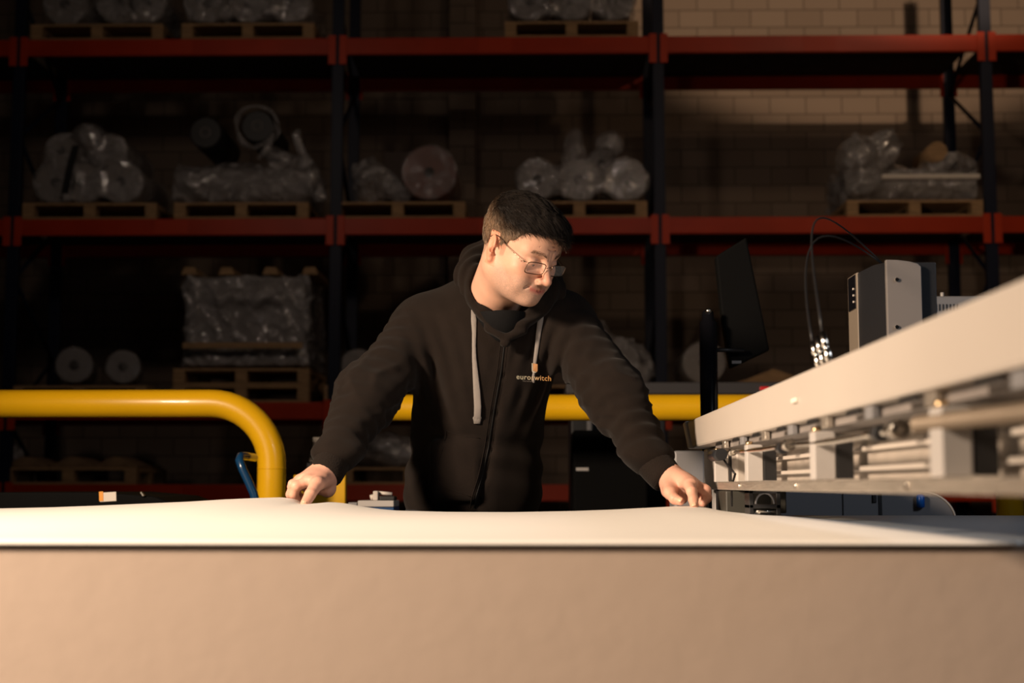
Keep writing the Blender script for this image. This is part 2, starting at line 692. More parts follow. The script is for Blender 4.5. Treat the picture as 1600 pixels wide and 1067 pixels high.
Z0 = [l[0] for l in LV]
pallet(131, 3, 'wooden pallet under wrapped rolls on the top beam, leftmost in the photo')
pallet(374, 3, 'wooden pallet on the top beam, second from the left edge')
pallet(896, 3, 'dark wooden pallet on the top beam in the middle bay')
pallet(127, 2, 'wooden pallet under the foil rolls with a black strap', rz=.01)
pallet(369, 2, 'wooden pallet under the wrapped roll with two black rolls on top')
pallet(618, 2, 'pale wooden pallet under the red-brown roll')
pallet(908, 2, 'wooden pallet under shiny wrapped rolls just above the person\'s head', rz=-.01)
pallet(1441, 2, 'wooden pallet on the middle beam of the right bay')
pallet(120, 1, 'wooden pallet under two grey rolls behind the left yellow guard')
pallet(374, 1, 'lower of two stacked pallets under the tall wrapped load')
pallet(374, 1, 'upper of two stacked pallets under the tall wrapped load', dz=PH + .002)
pallet(612, 1, 'wooden pallet under the pale roll beside the person\'s sleeve')
pallet(900, 1, 'wooden pallet under the crumpled film bundle right of the person')
pallet(1160, 1, 'wooden pallet behind the black monitor and post')
pallet(107, 0, 'old wooden pallet on the lowest beam, far left')
pallet(640, 0, 'wooden pallet on the lowest beam seen between the person\'s sleeve and body')


# ---------------------------------------------------------------- wrapped loads
def bundle(name, label, cat, px, lev, rolls, extra=None, dz=PH + .004, film_mat='film', y=12.5, k=.14, off=.012, amp=.03, freq=9, strap=None,
           group=None, h=.016, wrapsel=None, seed=0):
    """rolls: (dx, dy, z, axis, radius, half length, material)"""
    root = empty(name, (XP(px, 12.0), y, LV[lev][0] + dz))
    tag(root, label, cat, group)
    for (dx, dy, z, ax, r, hl, mt) in rolls:
        a = Vector({'x': (1, 0, 0), 'y': (0, 1, 0)}.get(ax, ax)).normalized()
        c = Vector((dx, dy, z))
        b = B()
        b.tube([c - a * hl, c - a * (hl - .006), c + a * (hl - .006), c + a * hl], r, 32, True, [r - .006, r, r, r - .006])
        ro = b.build('roll', M[mt], root)
        b = B()
        b.cyl(c - a * (hl + .003), c + a * (hl + .003), min(.045, r * .3), 16)
        b.build('core', M['core'], ro)
    items = wrapsel if wrapsel is not None else rolls

    def f(p):
        d = np.full(len(p), 9., dtype=np.float32)
        for (dx, dy, z, ax, r, hl, mt) in items:
            a = {'x': (1, 0, 0), 'y': (0, 1, 0)}.get(ax, ax)
            d = smin(d, cylsdf(p, (dx, dy, z), a, r, hl) - .004, k)
        for e in (extra or []):
            if e[0] == 'e':
                d = smin(d, ell(p, e[1], e[2]), .06)
            elif e[0] == 'b':
                d = smin(d, rbox(p, e[1], e[2], .05), .05)
            else:
                d = smin(d, rc(p, e[1], e[2], e[3], e[4]), .05)
        q = p * np.array([1, .6, 1.1], dtype=np.float32)
        d = d - off - amp * (ridge(q, freq, seed) ** 2 * .6 + wav(q, freq * 1.7, seed + 2) * .22 + ridge(q, freq * 2.6, seed + 3) ** 3 * .35)
        return smax(d, -(p[:, 2] - .001), .02)
    V, F = nets(f, (-.95, -.62, -.03), (.95, .62, 1.05), h, 2.2)
    wr = meshnp('plastic_wrap', V, F, M[film_mat], root)
    if strap:
        for (xa, za, xb, zb) in strap:
            b = B()
            pts = [(xa, -.50, za), ((xa * .5 + xb * .5), -.535, (za + zb) / 2), (xb, -.50, zb)]
            pts = [Vector(pts[0]), Vector(pts[1]), Vector(pts[2])]
            for i in range(2):
                p, q = pts[i], pts[i + 1]
                t = bmesh.new()
                vs = [t.verts.new(v) for v in (p + Vector((-.03, 0, 0)), p + Vector((.03, 0, 0)), q + Vector((.03, 0, 0)), q + Vector((-.03, 0, 0)))]
                t.faces.new(vs)
                r_ = bmesh.ops.extrude_face_region(t, geom=t.faces[:])
                for v in [g for g in r_['geom'] if isinstance(g, bmesh.types.BMVert)]:
                    v.co.y += .006
                b.add(t)
            b.build('strap', M['strap'], root)
    return root


def s(px):
    return px / 184.0


R = 'rollwhite'
# top beam
bundle('wrapped_rolls', 'film-wrapped rolls cut off by the photo\'s top edge, leftmost', 'wrapped rolls', 131, 3,
       [(-.30, 0, .19, 'y', .18, .46, R), (.18, 0, .19, 'y', .18, .46, R), (.42, 0, .19, 'y', .16, .46, R)], seed=1, group='film-wrapped loads')
bundle('wrapped_rolls', 'film-wrapped rolls at the photo\'s top edge on the second pallet', 'wrapped rolls', 374, 3,
       [(-.36, 0, .18, 'y', .17, .48, R), (0, 0, .18, 'y', .17, .48, R), (.36, 0, .18, 'y', .17, .48, R)], seed=2, amp=.04, group='film-wrapped loads')
bundle('wrapped_rolls', 'dark film-wrapped rolls at the photo\'s top edge, middle bay', 'wrapped rolls', 896, 3,
       [(-.36, 0, .18, 'y', .17, .48, 'rollgrey'), (0, 0, .18, 'y', .17, .48, 'rollgrey'), (.36, 0, .18, 'y', .17, .48, 'rollgrey')], seed=3, group='film-wrapped loads')
# middle beam
bundle('wrapped_rolls', 'shiny wrapped rolls stacked in two tiers with a black strap', 'wrapped rolls', 122, 2,
       [(-.28, 0, .185, 'y', .18, .46, R), (-.05, 0, .18, 'y', .17, .46, R), (.29, 0, .185, 'y', .18, .46, R),
        (-.25, 0, .47, 'y', .135, .44, R), (.18, 0, .47, 'y', .135, .44, R)],
       extra=[('e', (-.02, -.40, .60), (.13, .1, .11)), ('e', (-.0, -.36, .52), (.12, .1, .12))],
       k=.09, amp=.014, freq=7, strap=[(-.10, .50, -.19, .03)], seed=4, group='film-wrapped loads')
bundle('wrapped_rolls', 'long wrapped roll lying crosswise with film hanging off its right end', 'wrapped rolls', 369, 2,
       [(0, -.25, .18, 'x', .17, .58, 'rollgrey'), (0, .2, .18, 'x', .17, .56, 'rollgrey')],
       extra=[('c', (.30, -.3, .42), (.66, -.42, .06), .02, .03), ('c', (.22, -.3, .46), (.62, -.3, .2), .05, .06), ('c', (.45, -.4, .62), (.68, -.4, .10), .012, .02)],
       k=.16, amp=.045, freq=8, seed=5, group='film-wrapped loads')
for px, py, lb in ((321, 207, 'black roll end-on atop the wrapped roll, left one'), (402, 197, 'black roll end-on wrapped in a loose film loop')):
    c = P(px, py, 12.05)
    r = empty('black_roll', (c.x, 12.45, c.z))
    tag(r, lb, 'roll', 'black rolls on the wrapped roll')
    ro = B()
    ro.tube([(0, -.4, 0), (0, -.39, 0), (0, .39, 0), (0, .4, 0)], .14, 32, True, [.13, .14, .14, .13])
    ro.build('roll', M['rollblack'], r)
    rb = B()
    rr = []
    for a in range(25):
        t = a / 24 * 2 * PI
        rr.append((math.cos(t) * .042, -.403, math.sin(t) * .042))
    rb.tube(rr, .006, 6, False)
    rb.build('core_ring', M['rollgrey'], r)
    if px > 350:
        fl = B()
        for q in range(3):
            rr = []
            for a in range(41):
                t = a / 40 * 2 * PI
                e = .172 + .012 * math.sin(3 * t + q) + .006 * q
                rr.append((math.cos(t) * e - .02, -.39 + .05 * q, math.sin(t) * e * 1.02 + .015))
            fl.tube(rr, .012, 6, False)
        fl.build('film_loop', M['filmthin'], r)
        fl = B()
        fl.tube([(.14, -.42, -.08), (.10, -.43, -.2), (.02, -.43, -.3)], .03, 8, True, [.02, .035, .02])
        fl.build('film_tail', M['film'], r)
rr_ = bundle('red_roll', 'big red-brown roll standing end-on beside leaning film', 'roll', 668, 2, [(0, 0, .25, 'y', .235, .45, 'rollred')],
             k=.1, amp=.006, off=.006, film_mat='filmthin', seed=6, y=12.45)
bundle('film_bundle', 'crumpled clear film leaning left of the red-brown roll', 'film', 592, 2, [],
       extra=[('c', (-.14, -.2, .30), (.14, -.25, .08), .10, .06), ('e', (-.12, -.1, .16), (.12, .2, .15))], amp=.05, freq=13, seed=7, y=12.4)
cb_ = B().box(-.215, .215, 0, .03, 0, .66, .004, rot=Matrix.Rotation(-.06, 3, 'X'), piv=(0, 0, 0)).build('cardboard_panel', M['board'])
cb_.location = (XP(616, 12.0), 12.90, Z0[2] + PH + .004)
tag(cb_, 'dark cardboard panel leaning behind the red-brown roll', 'panel')
bundle('wrapped_rolls', 'three shiny wrapped rolls with twisted film tops above the person', 'wrapped rolls', 911, 2,
       [(-.38, 0, .19, 'y', .17, .46, R), (-.02, 0, .19, 'y', .18, .46, R), (.38, 0, .19, 'y', .18, .46, R), (.18, .05, .38, 'y', .12, .3, R)],
       extra=[('c', (-.06, -.35, .42), (-.05, -.37, .60), .10, .05), ('e', (.25, -.38, .52), (.11, .09, .10))],
       k=.10, amp=.024, freq=10, seed=8, group='film-wrapped loads')
bundle('wrapped_rolls', 'crumpled wrapped rolls with a pale crossbar in the right bay', 'wrapped rolls', 1441, 2,
       [(.0, -.15, .17, 'x', .16, .55, 'rollgrey'), (.0, .2, .17, 'x', .16, .55, 'rollgrey')],
       extra=[('e', (-.42, -.35, .40), (.18, .16, .17)), ('e', (-.22, -.35, .46), (.13, .16, .15)), ('e', (-.40, -.4, .2), (.15, .12, .14)), ('e', (.4, -.2, .35), (.2, .2, .08))],
       k=.16, amp=.05, freq=11, seed=9, group='film-wrapped loads')
b_ = B().box(XP(1385, 12) , XP(1540, 12), 11.90, 11.94, ZP(281, 11.9), ZP(274, 11.9), .003).build('crossbar', M['label'])
tag(b_, 'pale narrow bar lying across the wrapped rolls in the right bay', 'bar')
b_ = B()
b_.tube([(XP(1474, 12.2), 12.1, ZP(243, 12.2)), (XP(1474, 12.2), 12.6, ZP(243, 12.2))], .085, 20)
tag(b_.build('paper_roll', M['wood']), 'small tan roll resting on the wrapped rolls at right', 'roll')
# lower beam
bundle('wrapped_rolls', 'two grey rolls with dark cores behind the left yellow guard', 'wrapped rolls', 130, 1,
       [(-.20, -.1, .17, (-.25, 1, 0), .15, .42, 'rollgrey'), (.22, -.1, .155, (-.25, 1, 0), .14, .42, 'rollgrey')],
       k=.06, amp=.012, off=.004, film_mat='filmthin', seed=10, group='film-wrapped loads')
st = bundle('wrapped_stack', 'tall block-shaped stack wrapped in crumpled film on two pallets', 'wrapped load', 379, 1, [],
            extra=[('b', (0, 0, .40), (.56, .46, .41)), ('e', (0, -.2, .6), (.6, .35, .12))], dz=2 * PH + .012, amp=.055, freq=12, off=-.03, seed=11, h=.02,
            film_mat='film', group='film-wrapped loads')
bb = B().box(-.5, .5, -.42, .42, .02, .78, .01)
bb.build('load', M['rollgrey'], st)
bb = B().box(-.52, .50, -.545, -.52, .155, .205, .003)
bb.build('crossbar', M['wood'], st)
for dx in (-.5, -.18, .2, .54):
    bb = B().prism([(dx - .07, .80), (dx + .07, .80), (dx + .045, .865), (dx - .045, .865)], 'y', -.45, .42, .004)
    bb.build('top_batten', M['wood'], st)
bundle('pale_roll', 'pale grey roll end-on beside the person\'s sleeve', 'roll', 556, 1, [(0, 0, .16, 'y', .15, .42, 'rollwhite')], k=.05, amp=.006, off=.004,
       film_mat='filmthin', seed=12)
bundle('film_bundle', 'crumpled shiny film bundle right of the person\'s shoulder', 'film', 950, 1,
       [(.1, 0, .2, 'y', .18, .4, 'rollgrey')], extra=[('c', (-.15, -.3, .40), (.0, -.35, .14), .16, .1), ('e', (.22, -.35, .18), (.16, .14, .15))],
       amp=.06, freq=12, seed=13)
bundle('pale_roll', 'pale roll half hidden by the black post', 'roll', 1104, 1, [(0, 0, .19, 'y', .18, .42, 'rollwhite')], k=.05, amp=.006, off=.004,
       film_mat='filmthin', seed=14)
pb = B()
pb.prism([(-.30, 0), (.34, 0), (.30, .07), (.10, .14), (-.12, .05)], 'y', -.3, .3, .006)
po = pb.build('brown_paper', M['wood'])
po.location = (XP(1195, 12.), 12.4, Z0[1] + PH + .004)
tag(po, 'crumpled brown paper lying on the pallet behind the monitor', 'paper')
# lowest beam
for i, (px, lb) in enumerate(((37, 'leftmost'), (110, 'middle'), (178, 'rightmost'))):
    c = B()
    pts = [(-.19, 0), (.19, 0), (.19, .02)] + [(.15 - .3 * t, .02 + .07 * math.sin(PI * t)) for t in [j / 8 for j in range(9)]] + [(-.19, .02)]
    c.prism(pts, 'y', -.4, .4, .003)
    o = c.build('roll_cradle', M['wooddark'])
    o.location = (XP(px, 12.0), 12.45, Z0[0] + PH + .002)
    tag(o, '%s scalloped wooden roll cradle on the old pallet at far left' % lb, 'cradle', 'wooden roll cradles on the old pallet')
bundle('film_bundle', 'small shiny film lump beside the wooden cradles at the left edge', 'film', 2, 0, [],
       extra=[('e', (0, -.3, .1), (.1, .12, .10))], amp=.03, freq=14, seed=15)
bundle('film_bundle', 'pale crumpled film on the lowest beam under the person\'s sleeve', 'film', 590, 0,
       [(.05, 0, .12, 'x', .10, .3, 'rollwhite')], extra=[('e', (.0, -.3, .18), (.3, .16, .09)), ('e', (.2, -.3, .1), (.2, .14, .09))], amp=.03, freq=12, seed=16)

# ---------------------------------------------------------------- yellow guards


def guard(label, xl, xr, Yd, pyc, r, closed_left):
    z = ZP(pyc, Yd)
    br = .20
    root = empty('guard_rail', (xr, Yd, 0))
    tag(root, label, 'guard rail', 'yellow tubular guard rails')
    pts = []
    if closed_left:
        pts += [(xl - xr, 0, .02), (xl - xr, 0, z - br)]
        for i in range(1, 12):
            a = PI - i / 12 * PI / 2
            pts.append((xl - xr + br + br * math.cos(a), 0, z - br + br * math.sin(a)))
    pts += [(xl - xr + br, 0, z), (-br, 0, z)]
    for i in range(1, 12):
        a = PI / 2 - i / 12 * PI / 2
        pts.append((-br + br * math.cos(a), 0, z - br + br * math.sin(a)))
    pts += [(0, 0, z - br), (0, 0, .02)]
    B().tube(pts, r, 40).build('bent_tube', M['yellow'], root)
    for x in ([0, xl - xr] if closed_left else [0]):
        B().box(x - .11, x + .11, -.11, .11, 0, .015, .003).build('foot_plate', M['yellow'], root)
        B().tube([(x, 0, z - br - .012), (x, 0, z - br - .008)], r + .0008, 40).build('weld_seam', M['yellow'], root)
    return root


guard('yellow tubular guard rail with a bent corner, left of the person', -3.2, XP(425, 4.6), 4.6, 630, .0455, False)
g2 = guard('yellow tubular guard rail running behind the person', XP(522, 4.93), XP(1575, 4.93), 4.93, 637, .0455, True)
g_ = B().box(XP(465, 4.93) - g2.location.x, XP(545, 4.93) - g2.location.x, -.075, -.047, ZP(800, 4.93), ZP(742, 4.93), .004)
g_.build('side_plate', M['yellow'], g2)

# ---------------------------------------------------------------- things between rack and table
# dark machine body with grey top
cz = ZP(597, 6.0)
root = empty('conveyor_machine', (XP(1140, 6.), 6.0, 0))
tag(root, 'long dark machine with a grey top edge behind the yellow guard', 'machine')
x0, x1 = XP(885, 6.) - root.location.x, XP(1420, 6.) - root.location.x
B().box(x0, x1, 0, .6, cz - .052, cz, .006).build('top_slab', M['midgrey'], root).data.materials[0] = mat('dull_grey', (.055, .052, .055), .5)
B().box(x0 + .02, x0 + .42, .02, .58, 0, cz - .052, .008).build('body_panel', M['darkpaint'], root)
B().box(x1 - .5, x1 - .02, .02, .58, 0, cz - .052, .008).build('body_panel', M['darkpaint'], root)
B().cyl((XP(921, 6.) - root.location.x, -.03, .0), (XP(921, 6.) - root.location.x, -.03, cz - .06), .012).build('support_pole', M['midgrey'], root)
q = P(1195, 607, 5.99)
B().box(q.x - .02 - root.location.x, q.x + .02 - root.location.x, -.012, 0, q.z - .008, q.z + .008, .002).build('indicator', M['led'], root)
# black cabinet behind man on right
root = empty('black_cabinet', (XP(960, 5.4), 5.4, 0))
tag(root, 'black cabinet with a small pale label, right behind the person', 'cabinet')
B().box(XP(895, 5.4) - root.location.x, XP(1012, 5.4) - root.location.x, 0, .4, 0, ZP(672, 5.4), .01).build('body', M['matte'], root)
q = P(905, 733, 5.4)
B().box(q.x - .012 - root.location.x, q.x + .035 - root.location.x, -.004, 0, q.z - .006, q.z + .006).build('label_plate', M['lightgrey'], root)

# black machine cover with label, left
root = empty('black_machine', (XP(178, 3.85), 3.85, 0))
tag(root, 'low black machine with an orange and white label, left behind the sheet', 'machine')
x0, x1 = XP(-60, 3.85) - root.location.x, XP(278, 3.85) - root.location.x
zt = ZP(769, 3.85)
pr = [(x0, 0), (x1, 0), (x1, zt - .035), (x1 - .06, zt - .012), (x1 - .2, zt), (x0 + .1, zt), (x0, zt - .02)]
B().prism(pr, 'y', 0, .5, .006).build('cover', M['matte'], root)
q = P(169, 776, 3.85)
Rm = Matrix.Rotation(-.06, 3, 'Y')
dx = q.x - root.location.x
B().box(dx - .022, dx + .023, -.003, -.0005, q.z - .013, q.z + .012, .001, rot=Rm).build('sticker', M['label'], root)
B().box(dx - .024, dx - .012, -.004, -.001, q.z - .012, q.z + .014, .001, rot=Rm).build('sticker_edge', M['orange'], root)
q = P(223, 772, 3.85)
B().box(q.x - root.location.x - .004, q.x - root.location.x + .004, -.006, 0, q.z - .008, q.z + .008, .002, rot=Matrix.Rotation(-.7, 3, 'Y')).build('clip', M['steel'], root)

# blue trolley handle
root = empty('blue_trolley', (XP(385, 4.2), 4.2, 0))
tag(root, 'blue tubular trolley handle leaning left of the yellow guard leg', 'trolley')
pts = [P(404, 800, 4.2), P(396, 770, 4.2), P(388, 752, 4.2), P(379, 733, 4.2), P(374, 719, 4.2), P(376, 713, 4.22), P(384, 713, 4.26), P(397, 715, 4.36)]
low = P(404, 800, 4.2)
pts = [Vector((low.x + .12, 4.2, .16))] + pts
B().tube([p_ - Vector(root.location) for p_ in pts], .0125, 14).build('handle', M['bluepipe'], root)
B().box(-.08, .25, -.30, .10, .12, .16, .01).build('platform', M['bluepipe'], root)
for x_, y_ in ((-.05, -.25), (.22, -.25), (-.05, .04), (.22, .04)):
    B().cyl((x_ - .012, y_, .06), (x_ + .012, y_, .06), .06).build('wheel', M['black'], root)

# grey and blue instrument behind the sheet
root = empty('control_unit', (XP(588, 3.9), 3.9, 0))
tag(root, 'grey and blue control unit with a pale valve behind the sheet', 'control unit')
ox = root.location.x
B().box(XP(560, 3.9) - ox, XP(616, 3.9) - ox, 0, .15, ZP(792, 3.9), ZP(782, 3.9), .002).build('housing', M['lightgrey'], root)
B().box(XP(562, 3.9) - ox, XP(616, 3.9) - ox, .005, .16, 0, ZP(792, 3.9), .002).build('pedestal', M['blue'], root).data.materials[0] = mat('deep_blue', (.01, .05, .15), .4)
B().box(XP(545, 3.9) - ox, XP(559, 3.9) - ox, 0, .1, 0, ZP(785, 3.9), .002).build('side_box', M['midgrey'], root)
B().box(XP(582, 3.9) - ox, XP(590, 3.9) - ox, .02, .06, ZP(782, 3.9), ZP(767, 3.9), .003).build('valve_body', M['whiteplastic'], root)
B().cyl((XP(577, 3.9) - ox, .04, ZP(778, 3.9)), (XP(583, 3.9) - ox, .04, ZP(776, 3.9)), .008, 14).build('valve_knob', M['whiteplastic'], root)
B().cyl((XP(590, 3.9) - ox, .04, ZP(770, 3.9)), (XP(611, 3.9) - ox, .04, ZP(772, 3.9)), .005, 12).build('nozzle', M['whiteplastic'], root)
B().box(XP(592, 3.9) - ox, XP(616, 3.9) - ox, .02, .09, ZP(782, 3.9), ZP(775, 3.9), .003).build('gasket', M['black'], root)

# white plastic bottle on a black stand
root = empty('plastic_bottle', (XP(497, 5.13), 5.13, ZP(722, 5.13)))
tag(root, 'small white plastic bottle peeking out beside the person\'s cuff', 'bottle')
h_ = ZP(683, 5.13) - ZP(722, 5.13)
B().tube([(0, 0, 0), (0, 0, .002), (0, 0, h_ * .55), (0, 0, h_ * .72), (0, 0, h_ * .78)], .02, 20, True, [.029, .031, .031, .017, .015]).build('flask', M['whiteplastic'], root)
B().tube([(0, 0, h_ * .79), (0, 0, h_)], .019, 16).build('cap', M['whiteplastic'], root)
b_ = B().box(XP(484, 5.13), XP(535, 5.13), 5.06, 5.25, 0, ZP(722, 5.13) - .001, .004).build('bottle_stand', M['black'])
tag(b_, 'black narrow stand carrying the white plastic bottle', 'stand')

# monitor stand
root = empty('monitor_stand', (XP(1109, 3.9), 3.9, 0))
tag(root, 'black upright post with rounded top holding the monitor', 'post')
zt = ZP(485, 3.9)
B().tube([(0, 0, 0), (0, 0, zt - .035), (0, 0, zt - .028), (0, 0, zt - .006), (0, 0, zt)], .0245, 28, True, [.0245, .0245, .0175, .016, .010]).build('pole', M['gloss'], root)
B().sphere((.0, -.012, zt - .004), .009).build('cap_screw', M['steel'], root)
B().box(-.12, .12, -.12, .12, 0, .02, .004).build('base_plate', M['black'], root)
z_ = ZP(547, 3.9)
B().cyl((0, 0, z_), (.10, .02, z_), .006, 10).build('arm', M['black'], root)
root = empty('monitor', tuple(P(1157, 478, 3.96)))
tag(root, 'tilted black monitor beside the black post', 'monitor')
mp_ = [P(*a, 3.96) - Vector(root.location) for a in ((1117, 402), (1165, 372), (1201, 548), (1140, 577), (1127, 500))]
B().prism([(p_.x, p_.z) for p_ in mp_], 'y', -.02, .025, .006).build('housing', M['matte'], root)
B().prism([(p_.x * .82, p_.z * .82) for p_ in mp_[:4]], 'y', .0251, .028).build('screen', M['gloss'], root)
q = P(1152, 566, 3.93) - Vector(root.location)
B().box(q.x - .014, q.x + .012, -.024, -.02, q.z - .003, q.z + .005).build('port_cover', M['midgrey'], root)

# ---------------------------------------------------------------- cutting table
TT = .942
TF, TB = 1.48, 2.985
root = empty('cutting_table', (0, 2.2, 0))
tag(root, 'wide cutting table with a grey top and cream front panel', 'table')


def loc(o):
    o.location = -Vector(root.location)
    return o


loc(B().box(-2.7, 1.75, TF, TB, TT - .04, TT - .003, .008, 3).build('table_top', M['tabletop'], root))
loc(B().box(-2.7, 1.75, TF - .0075, TF - .001, .40, TT - .0015, .001).build('front_panel', M['front'], root))
loc(B().box(-2.65, 1.70, TF + .05, TB - .05, TT - .16, TT - .04).build('frame', M['legmetal'], root))
for x_ in (-2.55, -.5, 1.6):
    for y_ in (TF + .1, TB - .1):
        loc(B().box(x_ - .04, x_ + .04, y_ - .04, y_ + .04, 0, TT - .16, .004).build('leg', M['legmetal'], root))

# white sheet
ex = np.array([-160, 0, 80, 155, 220, 300, 350, 400, 440, 460, 468, 477, 485, 495, 515, 540, 570, 595, 620, 700, 800, 900, 960, 1000, 1040, 1075, 1092, 1104, 1120, 1138, 1160, 1200, 1260])
ey = np.array([797, 795.5, 793.5, 790.5, 787.5, 784, 781, 779, 778, 780.5, 784.5, 790.5, 790.5, 787.5, 785, 787.5, 793, 796.5, 798.6, 800.3, 800.6, 799, 797, 795, 793, 791.2, 791.6, 794, 798, 801.5, 803, 804, 804.5])
SY = 2.93
xs_e = np.array([P(a, b, SY).x for a, b in zip(ex, ey)])
zs_e = np.array([P(a, b, SY).z for a, b in zip(ex, ey)])
fx = np.linspace(-2.65, .62, 1400)
fz = np.interp(fx, xs_e, zs_e)
kern = np.exp(-np.linspace(-2.5, 2.5, 13) ** 2)
kern /= kern.sum()
fz = np.convolve(np.pad(fz, 6, mode='edge'), kern, 'valid')
wide = np.convolve(np.pad(fz, 60, mode='edge'), np.hanning(121) / np.hanning(121).sum(), 'valid')
SB = TT + .0015


def sheet_z(x, y):
    ez = np.interp(x, fx, wide) - SB
    en = np.interp(x, fx, fz) - np.interp(x, fx, wide)
    d = np.maximum(SY - y, 0)
    z = SB + np.maximum(ez, 0) * np.exp(-(d / .55) ** 1.6) + en * np.exp(-(d / .10) ** 1.3)
    return np.maximum(z, SB)


NX, NY = 420, 110
ys = 1.473 + (SY - 1.473) * (1 - (1 - np.linspace(0, 1, NY)) ** 1.5)
V = []
redge = lambda y: float(np.interp(y, [1.47, 1.9, 2.35, 2.7, 2.93], [.492, .484, .474, .450, .412]))
for j in range(-5, NY):
    for i in range(NX):
        u = i / (NX - 1)
        if j < 0:
            y = 1.473
            a = -j / 5 * PI / 2
            yy, zz = 1.473 - .004 * math.sin(a), SB - .004 * (1 - math.cos(a))
        else:
            y = ys[j]
            yy, zz = y, None
        x = -2.65 + (redge(y) + 2.65) * (1 - (1 - u) ** 1.0)
        if zz is None:
            zz = float(sheet_z(x, y)) + .0004 * math.sin(x * 9 + y * 4)
        V.append((x, yy, zz))
F = [(j * NX + i, j * NX + i + 1, (j + 1) * NX + i + 1, (j + 1) * NX + i) for j in range(NY + 4) for i in range(NX - 1)]
sh = meshobj('sheet_material', V, F, M['sheet'])
so = sh.modifiers.new('thickness', 'SOLIDIFY')
so.thickness = .0012
so.offset = 1
tag(sh, 'wide white sheet laid over the table and lifted at its back edge', 'sheet')

# ---------------------------------------------------------------- gantry across the table
GX = .352
root = empty('gantry', (GX, 3.1, 0))
tag(root, 'pale gantry beam of the cutter running from the foreground into the photo', 'gantry')
zt, zb = CZ + .151, CZ + .0855
Y0 = .78
bb = loc(B().prism([(Y0, zb), (3.26, zb), (3.37, zt), (Y0, zt)], 'x', GX, GX + .14, .005).build('beam', M['beam'], root))
B().prism([(3.245, zb - .001), (3.30, zb - .001), (3.412, zt - .002), (3.357, zt + .001)], 'x', GX - .006, GX + .142, .005).build('end_cap', M['beam'], bb)
q = PX(1243, 626, GX)
B().box(GX - .005, GX + .001, q.y - .02, q.y + .012, q.z - .0035, q.z + .0035, .002).build('latch', M['label'], bb)  # pale material paints in the white highlight on the latch
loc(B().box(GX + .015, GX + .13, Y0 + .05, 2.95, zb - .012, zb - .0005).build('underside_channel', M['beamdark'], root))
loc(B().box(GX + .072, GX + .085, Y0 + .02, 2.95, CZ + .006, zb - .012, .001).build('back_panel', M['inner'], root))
for zz, dd in ((.022, .012), (.047, .008), (.062, .006)):
    loc(B().box(GX + .072 - dd, GX + .073, Y0 + .02, 2.95, CZ + zz - .003, CZ + zz + .003, .001).build('guide_ledge', M['beam'], root))
bar = loc(B().box(GX - .002, GX + .032, Y0 + .02, 2.79, CZ - .0074, CZ + .0075, .0015).build('bottom_bar', M['alu'], root))
for px in (1158, 1248, 1423, 1700):
    q = PX(px, 760, GX)
    B().cyl((GX - .005, q.y, CZ + .0), (GX - .001, q.y, CZ + .0), .0035, 12).build('screw', M['steel'], bar)
for k, (y_, ww) in enumerate(((2.42, .030), (1.83, .034), (1.255, .040), (.86, .04), (2.86, .02))):
    bk = loc(B().box(GX + .002, GX + .029, y_, y_ + ww, CZ + .0075, zb - .016 if y_ < 2.6 else zb - .03, .0015).build('bracket', M['lightgrey'], root))
    B().box(GX + .0305, GX + .052, y_ + .001, y_ + .012, CZ + .009, zb - .02, .001).build('dark_guard', M['black'], bk)
    B().cyl((GX + .008, y_ + ww / 2, zb - .017), (GX + .008, y_ + ww / 2, zb - .010), .006, 12).build('brass_nut', M['brass'], bk)
for k in range(8):
    y_ = 2.72 - k * .24
    loc(B().box(GX + .004, GX + .012, y_, y_ + .035, zb - .014, zb - .0006, .001).build('clip', M['midgrey'] if k % 2 else M['alu'], root))
    loc(B().box(GX + .002, GX + .004, y_ + .05, y_ + .12, zb - .006, zb - .0006).build('slot_cover', M['black'], root))
TXp = GX + .006
tp = [PX(a, b, TXp) for a, b in ((1138, 707), (1160, 705), (1190, 702), (1222, 697), (1238, 694), (1252, 694), (1275, 692), (1310, 688), (1350, 681), (1400, 672))]
loc(B().tube(tp, .0042, 12).build('air_pipe', M['steel'], root))
for px, py, r_ in ((1232, 695, .011), (1402, 671, .012), (1144, 707, .008)):
    q = PX(px, py, TXp - .004)
    o = loc(B().cyl(q + Vector((0, -.016, 0)), q + Vector((0, .016, 0)), r_ * .8, 14).sphere(q + Vector((-.003, -.008, 0)), r_ * .75).build('clamp', M['steel'], root))
q = PX(1122, 711, TXp - .006)
loc(B().cyl(q + Vector((-.002, -.07, 0)), q + Vector((-.002, .06, 0)), .0115, 18).cyl(q + Vector((-.002, .06, .0)), q + Vector((-.002, .10, 0)), .006, 12).build('pipe_end', M['darkpaint'], root))
for px, py in ((1222, 700), (1374, 677)):
    q = PX(px, py, TXp - .001)
    loc(B().cyl(q + Vector((0, -.014, 0)), q + Vector((0, .014, 0)), .0085, 16).build('pipe_collar', M['darkpaint'], root))
sp0, sp1 = PX(1432, 663, TXp), PX(1700, 634, TXp)
n_ = 42
dv = (sp1 - sp0).normalized()
u1 = dv.orthogonal().normalized()
u2 = dv.cross(u1)
hc_ = loc(B().tube([sp0, sp1], .0052, 12).build('spiral_hose', M['darkpaint'], root))
B().tube([sp0.lerp(sp1, i / (n_ * 12)) + (u1 * math.cos(i / 12 * 2 * PI) + u2 * math.sin(i / 12 * 2 * PI)) * .0064 for i in range(n_ * 12 + 1)], .0019, 7).build('wire_coil', M['spring'], hc_)
q0, q1, q2 = PX(1130, 714, TXp - .002), PX(1147, 737, TXp + .01), PX(1143, 760, TXp + .02)
